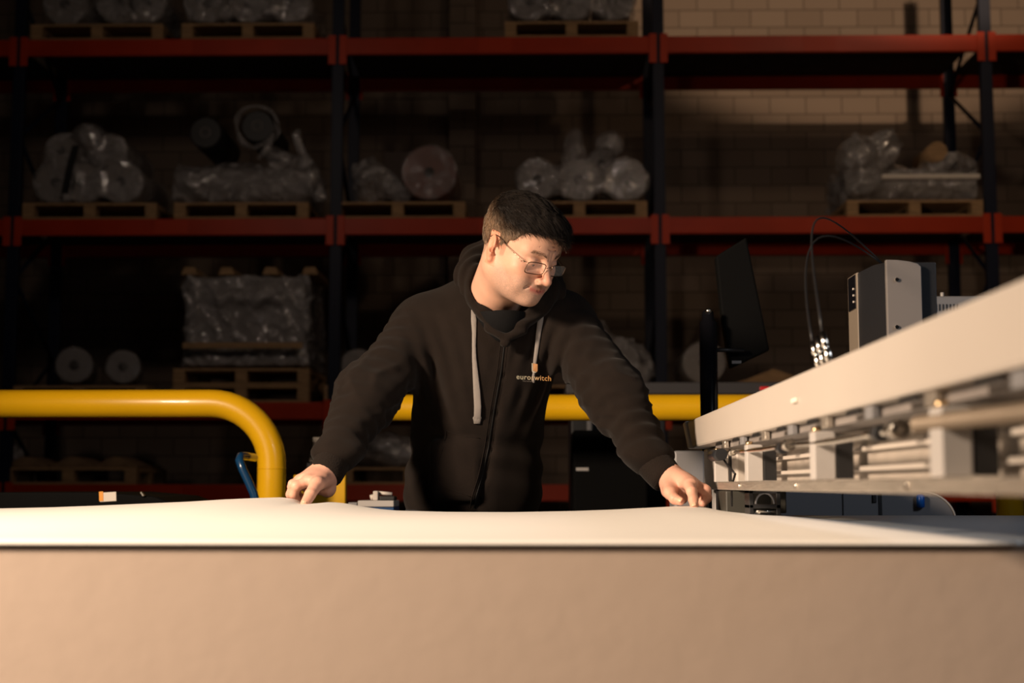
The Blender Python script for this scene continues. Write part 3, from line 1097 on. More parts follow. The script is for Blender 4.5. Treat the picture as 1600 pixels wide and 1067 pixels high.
loc(B().tube(bez(q0, q0 + Vector((0, 0, -.01)), q1, q1 + Vector((0, 0, -.002)), 6) + [q1 + Vector((.002, 0, -.004)), q2, Vector((q2.x, q2.y, CZ - .04))], .0022, 8).build('cable', M['black'], root))
loc(B().box(GX + .036, GX + .15, 2.80, 3.34, CZ - .008, zb - .0006, .004).build('end_housing', M['beam'], root))
loc(B().box(GX - .02, GX + .06, 3.50, 3.62, 0, ZP(704, 3.5), .008).build('rear_housing', M['midgrey'], root))
loc(B().box(GX + .06, GX + .14, 3.345, 3.395, CZ - .06, ZP(712, 3.4), .004).build('link_plate', M['lightgrey'], root))
loc(B().box(GX + .045, GX + .14, 3.02, 3.20, 0, CZ - .008, .004).build('end_leg', M['darkpaint'], root))
loc(B().box(GX + .02, GX + .14, 2.84, 2.96, TT + .004, CZ - .010, .003).build('carriage', mat('dark_olive', (.035, .034, .028), .5), root))
loc(B().box(GX + .0, GX + .14, Y0 + .005, Y0 + .12, 0, zb - .0006, .004).build('near_leg', M['lightgrey'], root))
# connectors on top
q = PX(1295, 566, GX + .03)
yb_ = q.y
loc(B().box(GX + .012, GX + .05, yb_ - .09, yb_ + .08, zt, zt + .004, .001).build('connector_plate', M['steel'], root))
for k, (dy, ln) in enumerate(((.055, .040), (.022, .042), (-.012, .046))):
    a_ = Vector((GX + .03, yb_ + dy, zt + .004))
    b2 = a_ + Vector((-.008, .012, ln))
    c_ = loc(B().tube([a_, a_.lerp(b2, .45), a_.lerp(b2, .5), a_.lerp(b2, .55), a_.lerp(b2, .6), b2], .0048, 14, True, [.0052, .0052, .0038, .0038, .0052, .0046]).build('connector', M['steel'], root))
    if k != 1:
        tow = Vector((.655, 2.66, CZ + .41))
        m1 = b2 + Vector((-.01, .02, .09 + .02 * k))
        hs = bez(b2, m1, tow + Vector((-.17, 0, .14 + .02 * k)), tow, 20)
        B().tube(hs, .0016, 8).build('hose', M['black'], c_)
# fan block under the bar
root2 = root
root = empty('fan_unit', (.42, 2.68, TT))
tag(root, 'small black fan unit standing on the table below the gantry bar', 'fan')
fr = B()
x0, x1, z0_, z1_ = .392, .450, TT + .0005, CZ - .0085
fr.box(x0, x0 + .008, 2.66, 2.72, z0_, z1_, .001).box(x1 - .008, x1, 2.66, 2.72, z0_, z1_, .001)
fr.box(x0, x1, 2.66, 2.72, z1_ - .006, z1_, .001).box(x0, x1, 2.66, 2.72, z0_ + .016, z0_ + .023, .001)
loc(fr.build('frame', M['black'], root))
loc(B().box(x0 - .006, x1 + .002, 2.655, 2.725, z0_, z0_ + .004, .001).build('base', M['black'], root))
loc(B().cyl((x0 + .004, 2.67, z0_ + .010), (x1 - .008, 2.67, z0_ + .010), .005, 12).build('roller', M['steel'], root))
cr = [((x0 + x1) / 2 + .017 * math.cos(a / 20 * PI), 2.662, z0_ + .024 + .020 * math.sin(a / 20 * PI)) for a in range(21)]
loc(B().tube(cr, .002, 8).build('arch', M['midgrey'], root))

# cutting head tower
root = empty('control_tower', (.66, 2.66, CZ + .03))
tag(root, 'upright grey machine tower with a dark side and small screen', 'control tower')
x0, x1, y0_, y1_ = .617, .678, 2.50, 2.81
zt2 = CZ + .398
arc = [(x0, zt2), (x0 + .02, zt2 - .0005), (x0 + .04, zt2 - .003), (x1 - .006, zt2 - .007), (x1, zt2 - .013)]
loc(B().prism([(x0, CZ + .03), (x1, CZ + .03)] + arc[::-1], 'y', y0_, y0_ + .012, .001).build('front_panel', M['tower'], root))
top = [(y0_ + .012, zt2 - .003), (y0_ + .10, zt2 + .006), (y0_ + .2, zt2 + .010), (y1_, zt2 + .012)]
loc(B().prism([(y0_ + .012, CZ + .03), (y1_ - .08, CZ + .03), (y1_ - .08, zt2 + .010)] + top[:-1][::-1], 'x', x0 + .0005, x1 + .03, .002).build('side_panel', M['darkpaint'], root))
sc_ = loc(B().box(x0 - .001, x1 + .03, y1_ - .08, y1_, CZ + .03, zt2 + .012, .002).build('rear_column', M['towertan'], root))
sz0, sz1 = ZP(486, y1_ - .04), ZP(434, y1_ - .04)
B().box(x0 - .003, x0 - .001, y1_ - .072, y1_ - .012, sz0, sz1, .0008).build('screen', M['gloss'], sc_)
for zz in (453, 463, 473):
    z_ = ZP(zz, y1_ - .06)
    B().cyl((x0 - .005, y1_ - .062, z_), (x0 - .003, y1_ - .062, z_), .0022, 10).build('button', M['whiteplastic'], sc_)
for py in (437, 511):
    q = P(1401, py, y0_)
    loc(B().cyl((q.x, y0_ - .003, q.z), (q.x, y0_ + .001, q.z), .0035, 12).build('screw', M['steel'], root))
loc(B().box(.4925, x0 + .02, y0_ + .05, y1_ - .05, CZ + .09, CZ + .13, .004).build('mounting_arm', M['lightgrey'], root))

# vented cabinet
root = empty('vent_cabinet', (XP(1487, 3.8), 3.8, 0))
tag(root, 'grey vented cabinet top showing above the gantry beam at right', 'cabinet')
zt3 = ZP(464, 3.8)
B().box(XP(1457, 3.8) - root.location.x, XP(1457, 3.8) - root.location.x + .22, 0, .3, CZ + .12, zt3, .004).build('body', M['cabinet'], root)
B().box(XP(1442, 3.8) - root.location.x, XP(1456.5, 3.8) - root.location.x, .02, .3, CZ + .12, zt3 - .01, .004).build('side_panel', M['midgrey'], root)
B().box(XP(1444, 3.8) - root.location.x, XP(1468, 3.8) - root.location.x, .05, .25, 0, CZ + .125, .004).build('pedestal', M['black'], root)
for k in range(7):
    xx = XP(1468, 3.8) - root.location.x + k * .0095
    B().box(xx, xx + .0035, -.002, .001, zt3 - .04, zt3 - .022).build('vent_slot', M['black'], root)
xx = XP(1488, 3.8) - root.location.x
B().cyl((xx, .05, zt3), (xx, .05, zt3 + .016), .005, 10).build('antenna', M['lightgrey'], root)

# side cabinet with blue handle
root = empty('side_cabinet', (XP(1310, 3.4), 3.4, 0))
tag(root, 'low grey machine cabinet with a rounded end and blue handle', 'cabinet')
ox = root.location.x
xl, xm, xr = XP(1148, 3.4) - ox, XP(1437, 3.4) - ox, XP(1490, 3.4) - ox
ztc = ZP(768, 3.4)
poly = [(xl, 0), (xr, 0), (xr, ztc - .07)]
for i in range(1, 11):
    a = i / 10 * PI / 2
    poly.append((xm + (xr - xm) * math.cos(a), ztc - .07 + .07 * math.sin(a)))
poly += [(xl, ztc)]
B().prism(poly, 'y', 0, .35, .003).build('body', M['cabinet'], root)
ed = [Vector((p_[0], -.001, p_[1])) for p_ in poly[2:13]]
B().tube(ed, .0022, 8).build('edge_trim', M['lightgrey'], root)
for px, ww in ((1315, .0012), (1373, .004)):
    B().box(XP(px, 3.4) - ox - ww, XP(px, 3.4) - ox + ww, -.0015, .001, .3, ztc - .004).build('panel_seam', M['black'], root)
B().box(XP(1361, 3.4) - ox, XP(1367, 3.4) - ox, -.004, .001, ZP(785, 3.4), ZP(773, 3.4), .001).build('keyhole', M['black'], root)
q = P(1437, 783, 3.4)
B().tube([(q.x - ox, -.008, q.z - .016), (q.x - ox, -.008, q.z - .013), (q.x - ox, -.008, q.z + .013), (q.x - ox, -.008, q.z + .017)], .009, 16, True, [.004, .0095, .0095, .005]).build('handle', M['blue'], root)

# ================================================================== THE MAN
HS = .955
HC = P(813, 389, 3.12)
HYAW, HPITCH, HROLL = math.radians(48), math.radians(31), math.radians(-3)
HR = Matrix.Rotation(HROLL, 3, 'Y') @ Matrix.Rotation(HYAW, 3, 'Z') @ Matrix.Rotation(HPITCH, 3, 'X')
HRn = np.array(HR, dtype=np.float32)
HCn = np.array(HC, dtype=np.float32)
to_head = lambda p: (p - HCn) @ HRn / HS          # world -> head frame (x: his left, -y: face, z: up)
from_head = lambda q: (q * HS) @ HRn.T + HCn
hw = lambda x, y, z: HC + HR @ (Vector((x, y, z)) * HS)
nv = lambda v: np.array(v, dtype=np.float32)

NB = P(768, 478, 3.27)                       # neck base
NBh = to_head(nv(NB)[None])[0]


def head_sdf(q):
    X = q.copy()
    X[:, 0] = np.abs(q[:, 0])                # mirrored features
    d = ell(q, (0, .014, .034), (.0765, .098, .083))
    d = smin(d, ell(q, (0, -.036, .050), (.064, .055, .047)), .03)
    d = smin(d, ell(q, (0, -.030, -.028), (.062, .058, .080)), .035)
    d = smin(d, rc(X, (.050, .012, -.056), (.006, -.066, -.089), .020, .020), .035)
    d = smin(d, ell(q, (0, -.080, -.092), (.020, .015, .015)), .018)
    d = smin(d, ell(q, (0, -.02, -.075), (.045, .05, .028)), .03)            # under the jaw
    d = smin(d, rc(X, (.010, -.0865, .016), (.046, -.066, .020), .0075, .0075), .016)   # brow
    d = smin(d, ell(X, (.046, -.056, -.026), (.021, .020, .017)), .022)      # cheekbone
    d = smin(d, ell(X, (.036, -.066, -.055), (.020, .018, .022)), .02)
    # eye hollows, lids
    d = smax(d, -ell(X, (.031, -.094, -.001), (.017, .013, .0115)), .014)
    lid = ell(X, (.0315, -.0735, -.001), (.0165, .0135, .0125))
    d = smin(d, lid, .004)
    d = smax(d, -rc(X, (.020, -.0885, -.0065), (.042, -.0835, -.0065), .0005, .0005), .0015)
    d = smax(d, -rc(X, (.019, -.088, .0065), (.043, -.081, .0075), .0010, .0010), .003)
    d = smax(d, -rc(X, (.022, -.087, -.016), (.040, -.082, -.019), .0012, .0012), .006)     # bag under the eye
    # nose
    d = smin(d, rc(q, (0, -.087, .008), (0, -.1085, -.033), .0075, .0100), .012)
    d = smin(d, ell(q, (0, -.1105, -.037), (.0105, .0115, .0100)), .006)
    d = smin(d, ell(X, (.0115, -.100, -.041), (.0072, .0100, .0080)), .006)
    d = smax(d, -ell(X, (.0062, -.106, -.0495), (.0034, .0055, .0030)), .002)
    # mouth
    d = smin(d, ell(q, (0, -.076, -.068), (.030, .021, .023)), .016)
    lipc = .0
    d = smin(d, rc(X, (0, -.0955, -.0620), (.025, -.0855, -.0590), .0038, .0014), .006)
    d = smin(d, rc(X, (0, -.0940, -.0710), (.024, -.0850, -.0645), .0042, .0014), .007)
    d = smax(d, -rc(X, (0, -.0995, -.0663), (.029, -.0850, -.0600), .0012, .0008), .0030)
    d = smax(d, -rc(q, (0, -.101, -.055), (0, -.102, -.050), .0012, .0012), .004)
    # folds beside nose and mouth, cheek crease
    d = smax(d, -rc(X, (.0165, -.099, -.043), (.0345, -.084, -.064), .0008, .0006), .007)
    d = smax(d, -rc(X, (.046, -.078, -.002), (.056, -.066, -.008), .0004, .0004), .004)
    # forehead lines
    for zz in (.034, .043, .052):
        d = smax(d, -rc(X, (0, -.0955 + (zz - .034) * .35, zz), (.034, -.084 + (zz - .034) * .3, zz + .003), .0004, .0003), .0035)
    d = smax(d, -rc(X, (.0045, -.0965, .012), (.0055, -.0945, .026), .0006, .0006), .004)
    def groove(a, b, w, depth):
        g = rc(X, a, b, 0, 0)
        return depth * np.exp(-(g / w) ** 2)
    d = d + groove((.017, -.099, -.044), (.0350, -.085, -.064), .0030, .0012)
    d = d + groove((.050, -.064, -.040), (.0470, -.064, -.074), .0030, .0015)
    d = d + groove((.058, -.040, -.040), (.0530, -.050, -.078), .0035, .0012)
    d = d + groove((.020, -.088, -.018), (.0420, -.080, -.021), .0028, .0013)
    d = d + groove((.048, -.076, .000), (.0600, -.062, -.004), .0018, .0008)
    d = d + groove((.048, -.076, -.006), (.0590, -.062, -.013), .0018, .0008)
    for zz, aa in ((.032, .0008), (.042, .0011), (.052, .0010)):
        d = d + groove((0, -.095, zz + .002), (.038, -.082, zz + .004), .0022, aa)
    d = d + groove((.0050, -.0975, .010), (.0060, -.0945, .026), .0018, .0014)
    # ear
    ea = np.array([[math.cos(.35), math.sin(.35), 0], [-math.sin(.35), math.cos(.35), 0], [0, 0, 1]], dtype=np.float32).T
    e = ell(X, (.079, .016, -.004), (.0065, .0165, .0260), ea)
    e = smin(e, rc(X, (.073, .012, -.030), (.076, .010, -.036), .007, .006), .01)
    e = smax(e, -ell(X, (.0855, .016, .003), (.0060, .0100, .0165), ea), .004)
    e = smax(e, -ell(X, (.082, .008, -.010), (.0070, .0070, .0090), ea), .003)
    d = smin(d, e, .006)
    # neck
    d = smin(d, rc(q, (0, .026, -.050), NBh, .060, .064), .03)
    return d


def skin_tint(q, base=(.60, .345, .245)):
    n = len(q)
    c = np.tile(np.array(base, dtype=np.float32), (n, 1))
    X = np.abs(q[:, 0])
    g = wav(q, 120, 3)[:, None] * .03
    c *= 1 + g

    def blend(w, col):
        nonlocal c
        w = np.clip(w, 0, 1)[:, None]
        c = c * (1 - w) + np.array(col, dtype=np.float32) * w
    # reddish: nose, cheeks, ears
    blend(.55 * np.exp(-((X / .02) ** 2 + ((q[:, 1] + .108) / .02) ** 2 + ((q[:, 2] + .038) / .02) ** 2)), (.62, .22, .14))
    blend(.35 * np.exp(-(((X - .045) / .022) ** 2 + ((q[:, 2] + .03) / .02) ** 2 + ((q[:, 1] + .07) / .03) ** 2)), (.62, .26, .16))
    blend(.6 * (X > .071) * (np.abs(q[:, 1] - .015) < .035) * (q[:, 2] > -.05), (.66, .24, .14))
    # stubble
    st = np.clip((-.032 - q[:, 2]) / .02, 0, 1) * np.clip((.01 - q[:, 1]) / .03, 0, 1)
    st *= np.clip((q[:, 2] + .135) / .02, 0, 1)
    spk = (RNG.random(n) < .5) * .25
    blend(st * (.30 + spk), (.22, .17, .14))
    # lips
    lp = np.exp(-((q[:, 2] + .0665 - X * .12) / .0060) ** 2) * (X < .026) * (q[:, 1] < -.084)
    blend(.9 * lp, (.44, .13, .10))
    # eyebrows
    # scalp under hair
    blend(.55 * np.clip((q[:, 2] - hairline(q)) / .006, 0, 1), (.24, .16, .11))
    return c


def hairline(q):
    y = q[:, 1]
    return np.interp(y, [-.11, -.085, -.062, -.050, -.040, -.026, -.018, -.006, .0, .004, .034, .042, .06, .11],
                     [.070, .066, .060, .046, .030, .022, -.018, -.022, .012, .028, .028, -.010, -.060, -.072])


# ---------------------------------------------------------------- hands
def finger(p, pts, rr, k=.0035):
    d = None
    for i in range(len(pts) - 1):
        e = rc(p, pts[i], pts[i + 1], rr[i], rr[i + 1])
        d = e if d is None else smin(d, e, k)
    return d


def PP(*a):
    return nv(P(*a))


# his right hand (left in the photo): thumb on top of the sheet, fingers curled behind its raised edge
RHW = PP(511, 736, 3.01)
RH = dict(
    wrist=RHW, cuff=PP(524, 708, 3.05),
    mcp=[PP(483, 751, 2.945), PP(475, 749, 2.962), PP(469, 750, 2.980), PP(466, 755, 2.998)],
    f=[[PP(483, 751, 2.945), PP(463, 759, 2.935), PP(459, 773, 2.945), PP(466, 785, 2.955)],
       [PP(475, 749, 2.962), PP(458, 757, 2.957), PP(454, 773, 2.965), PP(462, 783, 2.972)],
       [PP(469, 750, 2.980), PP(457, 760, 2.978), PP(460, 774, 2.978), PP(472, 780, 2.972)],
       [PP(466, 755, 2.998), PP(462, 767, 2.990), PP(467, 776, 2.985), PP(479, 779, 2.980)]],
    th=[PP(510, 751, 2.985), PP(495, 756, 2.920), PP(485, 772, 2.890), PP(477, 786.5, 2.868)],
    heel=PP(512, 764, 3.00))
# his left hand (right in the photo)
LHW = PP(1042, 742, 3.03)
LH = dict(
    wrist=LHW, cuff=PP(1026, 722, 3.07),
    mcp=[PP(1080, 757, 2.930), PP(1083, 756, 2.952), PP(1084, 757, 2.974), PP(1083, 760, 2.994)],
    f=[[PP(1076, 757, 2.930), PP(1081, 768, 2.900), PP(1083, 780, 2.884), PP(1085, 790, 2.872)],
       [PP(1083, 756, 2.952), PP(1102, 765, 2.945), PP(1105, 778, 2.945), PP(1098, 788, 2.945)],
       [PP(1084, 757, 2.974), PP(1099, 763, 2.965), PP(1101, 777, 2.968), PP(1094, 786, 2.968)],
       [PP(1083, 760, 2.994), PP(1095, 767, 2.990), PP(1096, 778, 2.992), PP(1089, 784, 2.990)]],
    th=[PP(1050, 757, 2.985), PP(1047, 770, 2.940), PP(1053, 779, 2.918), PP(1063, 783, 2.908)],
    heel=PP(1046, 766, 3.00))
FR = [.0106, .0103, .0097, .0088]


def hand_sdf(H, left):
    def f(p):
        w = H['wrist']
        d = rc(p, H['cuff'], w, .027, .0255)
        pal = None
        for i, m in enumerate(H['mcp']):
            e = rc(p, w * .80 + m * .20, m, .019, FR[i] + .0028)
            pal = e if pal is None else smin(pal, e, .014)
        d = smin(d, pal, .018)
        d = smin(d, rc(p, w, H['heel'], .018, .014), .016)
        d = smin(d, rc(p, H['heel'], H['mcp'][3], .014, .010), .014)
        t = H['th']
        if left:
            d = smin(d, rc(p, w * .35 + H['mcp'][1] * .65, t[1] * .5 + H['mcp'][3] * .5 + np.array([0, 0, -.016], dtype=np.float32), .014, .013), .012)
        else:
            d = smin(d, rc(p, w * .5 + H['mcp'][2] * .5, H['heel'] * .45 + H['mcp'][3] * .55 + np.array([0, 0, -.010], dtype=np.float32), .014, .012), .012)
        d = smin(d, rc(p, w * .45 + t[0] * .55, t[1], .017, .0135), .014)
        d = smin(d, finger(p, t, [.0155, .0136, .0120, .0100] if not left else [.0145, .0122, .0108, .0090]), .007)
        for i, ff in enumerate(H['f']):
            r0 = FR[i]
            d = smin(d, finger(p, ff, [r0 + .0015, r0, r0 - .0008, r0 - .0018]), .0035)
            d = smin(d, ell(p, ff[1], (r0 + .0005,) * 3), .003)
        # tendons and creases
        for i in range(3):
            m = H['mcp'][i]
            d = d - .0012 * np.exp(-(rc(p, w, m + (m - w) * 0, .0, .0) / .012) ** 2) * .8
        th = t[2]
        d = d + .0006 * np.exp(-(np.linalg.norm(p - t[2], axis=1) / .014) ** 2) * np.sin((p @ nv(((t[3] - t[1]) / np.linalg.norm(t[3] - t[1])))) * 1500)
        for i in (0, 1):
            ff = H['f'][i]
            ax = ff[2] - ff[1]
            ax = ax / np.linalg.norm(ax)
            d = d + .0005 * np.exp(-(np.linalg.norm(p - ff[2], axis=1) / .009) ** 2) * np.sin((p @ ax) * 1800)
        d = d - .0006 * wav(p, 160, 5)
        return d
    return f


def tint_hand(V, H):
    n = len(V)
    c = np.tile(np.array((.62, .345, .255), dtype=np.float32), (n, 1))
    c *= (1 + wav(V, 90, 8)[:, None] * .06)
    for ff in H['f'] + [H['th']]:
        for j in (1, 2, 3):
            w = .35 * np.exp(-(np.linalg.norm(V - ff[j], axis=1) / .011) ** 2)[:, None]
            c = c * (1 - w) + np.array((.58, .21, .13), dtype=np.float32) * w
    return c


# ---------------------------------------------------------------- body mesh: head, neck, arms in the sleeves, hands, hidden torso and legs
SHR, SHL = PP(662, 516, 3.33), PP(878, 510, 3.29)
ELR, ELL_ = PP(573, 620, 3.17), PP(962, 618, 3.15)
CH, BE, HI = PP(762, 560, 3.32), PP(745, 690, 3.39), PP(735, 800, 3.42)
KR, KL = (HI[0] - .11, 3.40, .50), (HI[0] + .12, 3.42, .50)
AR, AL = (HI[0] - .13, 3.46, .09), (HI[0] + .14, 3.47, .09)


def inner(p):
    d = ell(p, CH, (.145, .10, .20))
    d = smin(d, ell(p, BE, (.13, .10, .17)), .08)
    d = smin(d, ell(p, HI, (.14, .11, .13)), .08)
    d = smin(d, rc(p, nv(NB) + np.array([0, .01, -.01], dtype=np.float32), CH + np.array([0, 0, .06], dtype=np.float32), .06, .10), .05)
    for a, b, w in ((SHR, ELR, RH['cuff']), (SHL, ELL_, LH['cuff'])):
        d = smin(d, rc(p, a, b, .046, .038), .04)
        d = smin(d, rc(p, b, w, .038, .0275), .02)
    for k_, a_ in ((KR, AR), (KL, AL)):
        s_ = 1 if k_ is KL else -1
        d = smin(d, rc(p, (HI[0] + .08 * s_, HI[1], HI[2] - .05), k_, .075, .052), .04)
        d = smin(d, rc(p, k_, a_, .05, .035), .03)
    return d


parts = []
V, F = nets(inner, (-.62, 2.98, .03), (.48, 3.60, 1.52), .0115, 2.0)
parts.append((V, F, np.tile(np.array((.5, .3, .2), dtype=np.float32), (len(V), 1))))


def head_w(q):
    return head_sdf(q)


V, F = nets(head_w, (-.100, -.135, -.22), (.100, .125, .125), .0016, 1.8)
ht = skin_tint(V)
headV = V.copy()
headF = F
parts.append((from_head(V), F, ht))
for H, lf in ((RH, False), (LH, True)):
    allp = np.array([H['wrist'], H['cuff'], H['heel']] + [q for ff in H['f'] for q in ff] + H['th'])
    V, F = nets(hand_sdf(H, lf), allp.min(0) - .035, allp.max(0) + .035, .0013, 1.9)
    parts.append((V, F, tint_hand(V, H)))
VV, FF, TT_ = [], [], []
o_ = 0
for v, f, t in parts:
    VV.append(v)
    FF.append(f + o_)
    TT_.append(t)
    o_ += len(v)
man = meshnp('person', np.concatenate(VV), np.concatenate(FF), M['skin'], None, np.concatenate(TT_))
tag(man, 'person in black zip hoodie and glasses bending over the sheet with both hands', 'person')

# nails
for H, nm, nx in ((LH, 'f', 0), (RH, 'th', 0), (LH, 'th', 0)):
    ff = H['f'][0] if nm == 'f' else H['th']
    tip, pre = ff[3], ff[2]
    ax = Vector(tip - pre).normalized()
    face = (CAM - Vector(tip)).normalized() + Vector((-.2, 0, .55))
    nn = (face - ax * face.dot(ax)).normalized()
    sd = ax.cross(nn)
    b = B()
    r_ = (.0085 if nm == 'f' else .0092)
    ring = []
    cc = Vector(tip) + ax * (r_ * .15)
    vs = []
    for i in range(5):
        u = (i / 4 - .5) * 2
        row = []
        for j in range(5):
            v_ = (j / 4 - .5) * 2
            ang = v_ * .72
            L = .0062 * (1 - .25 * v_ * v_)
            row.append(b.bm.verts.new(cc + ax * (u * L) + (nn * math.cos(ang) + sd * math.sin(ang)) * (r_ * .93 - .0004 * u * u)))
        vs.append(row)
    for i in range(4):
        for j in range(4):
            f_ = b.bm.faces.new((vs[i][j], vs[i + 1][j], vs[i + 1][j + 1], vs[i][j + 1]))
            f_.smooth = True
    o = b.build('fingernail', M['nail'], man)
    m_ = o.modifiers.new('thickness', 'SOLIDIFY')
    m_.thickness = .0008

# eyes
for sx in (-1, 1):
    b = B()
    b.sphere((0, 0, 0), .0125)
    e = b.build('eye', M['eye'], man)
    e.location = hw(sx * .0315, -.0705, -.001)
    b = B()
    b.sphere((0, 0, 0), .0055)
    i_ = b.build('iris', M['iris'], e)
    i_.location = HR @ Vector((0, -.0085, -.0055))

# ---------------------------------------------------------------- hair


def cran(q):
    d = ell(q, (0, .014, .034), (.0765, .098, .083))
    return smin(d, ell(q, (0, -.036, .050), (.064, .055, .047)), .03)


def hair_t(q):
    top = np.clip((q[:, 2] - .050) / .045, 0, 1)
    front = np.clip((-q[:, 1]) / .08, 0, 1)
    return .0020 + top * (.009 + .002 * front)


def hair_sdf(q):
    d = cran(q) - hair_t(q)
    d = d - .0026 * wav(q * np.array([1, .35, 1], dtype=np.float32), 190, 2)
    edge = hairline(q) - q[:, 2]
    d = smax(d, edge * .8, .006)
    # longer front lock combed over the forehead
    lock = rc(q, (.020, -.082, .078), (.030, -.093, .060), .010, .005)
    lock = smin(lock, rc(q, (-.012, -.082, .078), (.008, -.096, .062), .010, .004), .01)
    lock = lock - .0014 * wav(q * np.array([.5, 1, .5], dtype=np.float32), 260, 4)
    return smin(d, lock, .012)


V, F = nets(hair_sdf, (-.100, -.135, -.09), (.100, .13, .15), .0018, 1.8)
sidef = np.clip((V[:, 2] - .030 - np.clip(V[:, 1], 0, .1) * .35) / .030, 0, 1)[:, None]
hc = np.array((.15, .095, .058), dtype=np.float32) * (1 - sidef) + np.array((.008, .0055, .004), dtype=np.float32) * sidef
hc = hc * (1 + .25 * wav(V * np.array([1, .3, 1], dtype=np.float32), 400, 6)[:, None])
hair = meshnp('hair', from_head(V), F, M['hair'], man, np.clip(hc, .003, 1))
# strands
nrm = np.zeros_like(V)
a, b_, c_ = V[F[:, 0]], V[F[:, 1]], V[F[:, 2]]
fn_ = np.cross(b_ - a, c_ - a)
for i in range(4):
    np.add.at(nrm, F[:, i], fn_)
nrm /= np.maximum(np.linalg.norm(nrm, axis=1)[:, None], 1e-9)
if ((V - np.array([0, .014, .03])) * nrm).sum(1).mean() < 0:
    nrm = -nrm
out_ok = np.where((hair_t(V) > 0) & (cran(V) > -.001))[0]
NS = 9000
pick = RNG.choice(out_ok, NS)
rt_, rn = V[pick], nrm[pick]
topw = np.clip((rt_[:, 2] - .038 - np.clip(rt_[:, 1], 0, .1) * .3) / .03, 0, 1)[:, None]
flow = np.array([.35, -1, -.10], dtype=np.float32) * topw + np.array([0, -.55, -.85], dtype=np.float32) * (1 - topw)
flow = flow + RNG.normal(0, .22, (NS, 3))
flow -= (flow * rn).sum(1)[:, None] * rn
flow /= np.linalg.norm(flow, axis=1)[:, None]
ln = (.006 + .016 * topw[:, 0] + .006 * (topw[:, 0] * (rt_[:, 1] < -.06))) * RNG.uniform(.7, 1.3, NS)
SEG = 4
vs, fs, tc_ = [], [], []
wid = (.00040 + .00025 * topw[:, 0])
for s_ in range(SEG + 1):
    t = s_ / SEG
    cen = rt_ + flow * (ln * t)[:, None] + rn * ((.0006 + .0022 * topw[:, 0] + .001) * math.sin(t * 2.2))[:, None]
    cen[:, 2] -= .25 * (ln * t * t)
    side = np.cross(flow, rn)
    for k in range(3):
        an = 2 * PI * k / 3
        vs.append(cen + (side * math.cos(an) + rn * math.sin(an)) * (wid * (1 - .8 * t))[:, None])
vs = np.stack(vs, 1)           # NS, (SEG+1)*3, 3
base = (np.arange(NS) * (SEG + 1) * 3)[:, None]
for s_ in range(SEG):
    for k in range(3):
        a0, a1 = s_ * 3 + k, s_ * 3 + (k + 1) % 3
        fs.append(np.stack([base[:, 0] + a0, base[:, 0] + a1, base[:, 0] + a1 + 3, base[:, 0] + a0 + 3], 1))
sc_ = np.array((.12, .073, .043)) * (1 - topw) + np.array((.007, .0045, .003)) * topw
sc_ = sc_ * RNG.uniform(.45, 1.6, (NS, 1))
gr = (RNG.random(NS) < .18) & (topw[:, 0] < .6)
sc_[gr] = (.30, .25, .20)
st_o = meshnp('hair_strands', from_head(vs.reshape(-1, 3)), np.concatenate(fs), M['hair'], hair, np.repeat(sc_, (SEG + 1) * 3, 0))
# eyebrows: short tufts
nb = 300
u = RNG.uniform(0, 1, nb)
sx = np.where(RNG.random(nb) < .5, -1, 1)
rx = (.012 + u * .036) * sx
rz = .0165 + .0065 * np.sin(u * 2.3) + RNG.normal(0, .0024, nb)
hb = BVHTree.FromPolygons([Vector(v) for v in headV.tolist()], headF.tolist())


def to_surf(x, z, y0=-.2, dirv=(0, 1, 0)):
    h = hb.ray_cast(Vector((x, y0, z)), Vector(dirv))
    return h[0], h[1]


vs, fs = [], []
for i in range(nb):
    p_, n_ = to_surf(rx[i], rz[i])
    if p_ is None:
        continue
    d_ = Vector((sx[i] * .9, 0, .35 - .8 * u[i])) + Vector(RNG.normal(0, .2, 3))
    d_ = (d_ - n_ * d_.dot(n_)).normalized()
    sd = d_.cross(n_)
    o = len(vs)
    L = .0055
    if n_.dot(Vector((0, -1, 0))) < 0:
        n_ = -n_
    for t in (0, .5, 1):
        c = p_ + d_ * L * t + n_ * (.0004 + .0012 * math.sin(t * 2.5))
        for k in range(3):
            an = 2 * PI * k / 3
            vs.append(c + (sd * math.cos(an) + n_ * math.sin(an)) * .00028 * (1.1 - t))
    for s_ in range(2):
        for k in range(3):
            fs.append((o + s_ * 3 + k, o + s_ * 3 + (k + 1) % 3, o + s_ * 3 + 3 + (k + 1) % 3, o + s_ * 3 + 3 + k))
vs = np.array([tuple(v) for v in vs], dtype=np.float32)
meshnp('eyebrows', from_head(vs), np.array(fs), M['hair'], man, np.tile(np.array((.20, .12, .075)), (len(vs), 1)))

# ---------------------------------------------------------------- glasses
gl = empty('glasses')
gl.parent = man
tag(gl, 'thin metal-rimmed glasses')
GY, GZ = -.1035, -.011


def lens_ring(sx):
    pts = []
    w_, h_ = .0272, .0145
    for i in range(40):
        a_ = i / 40 * 2 * PI
        ca, sa = math.cos(a_), math.sin(a_)
        e = 4.5
        x = w_ * math.copysign(abs(ca) ** (2 / e), ca)
        z = h_ * math.copysign(abs(sa) ** (2 / e), sa)
        z *= 1.0 if sa > 0 else .95 + .06 * sx * ca
        X_ = sx * .0375 + x - .003
        pts.append(Vector((X_, GY + .35 * max(0, abs(X_) - .012) * .42 + .006 * 0 - z * .12, GZ + z)))
    return pts


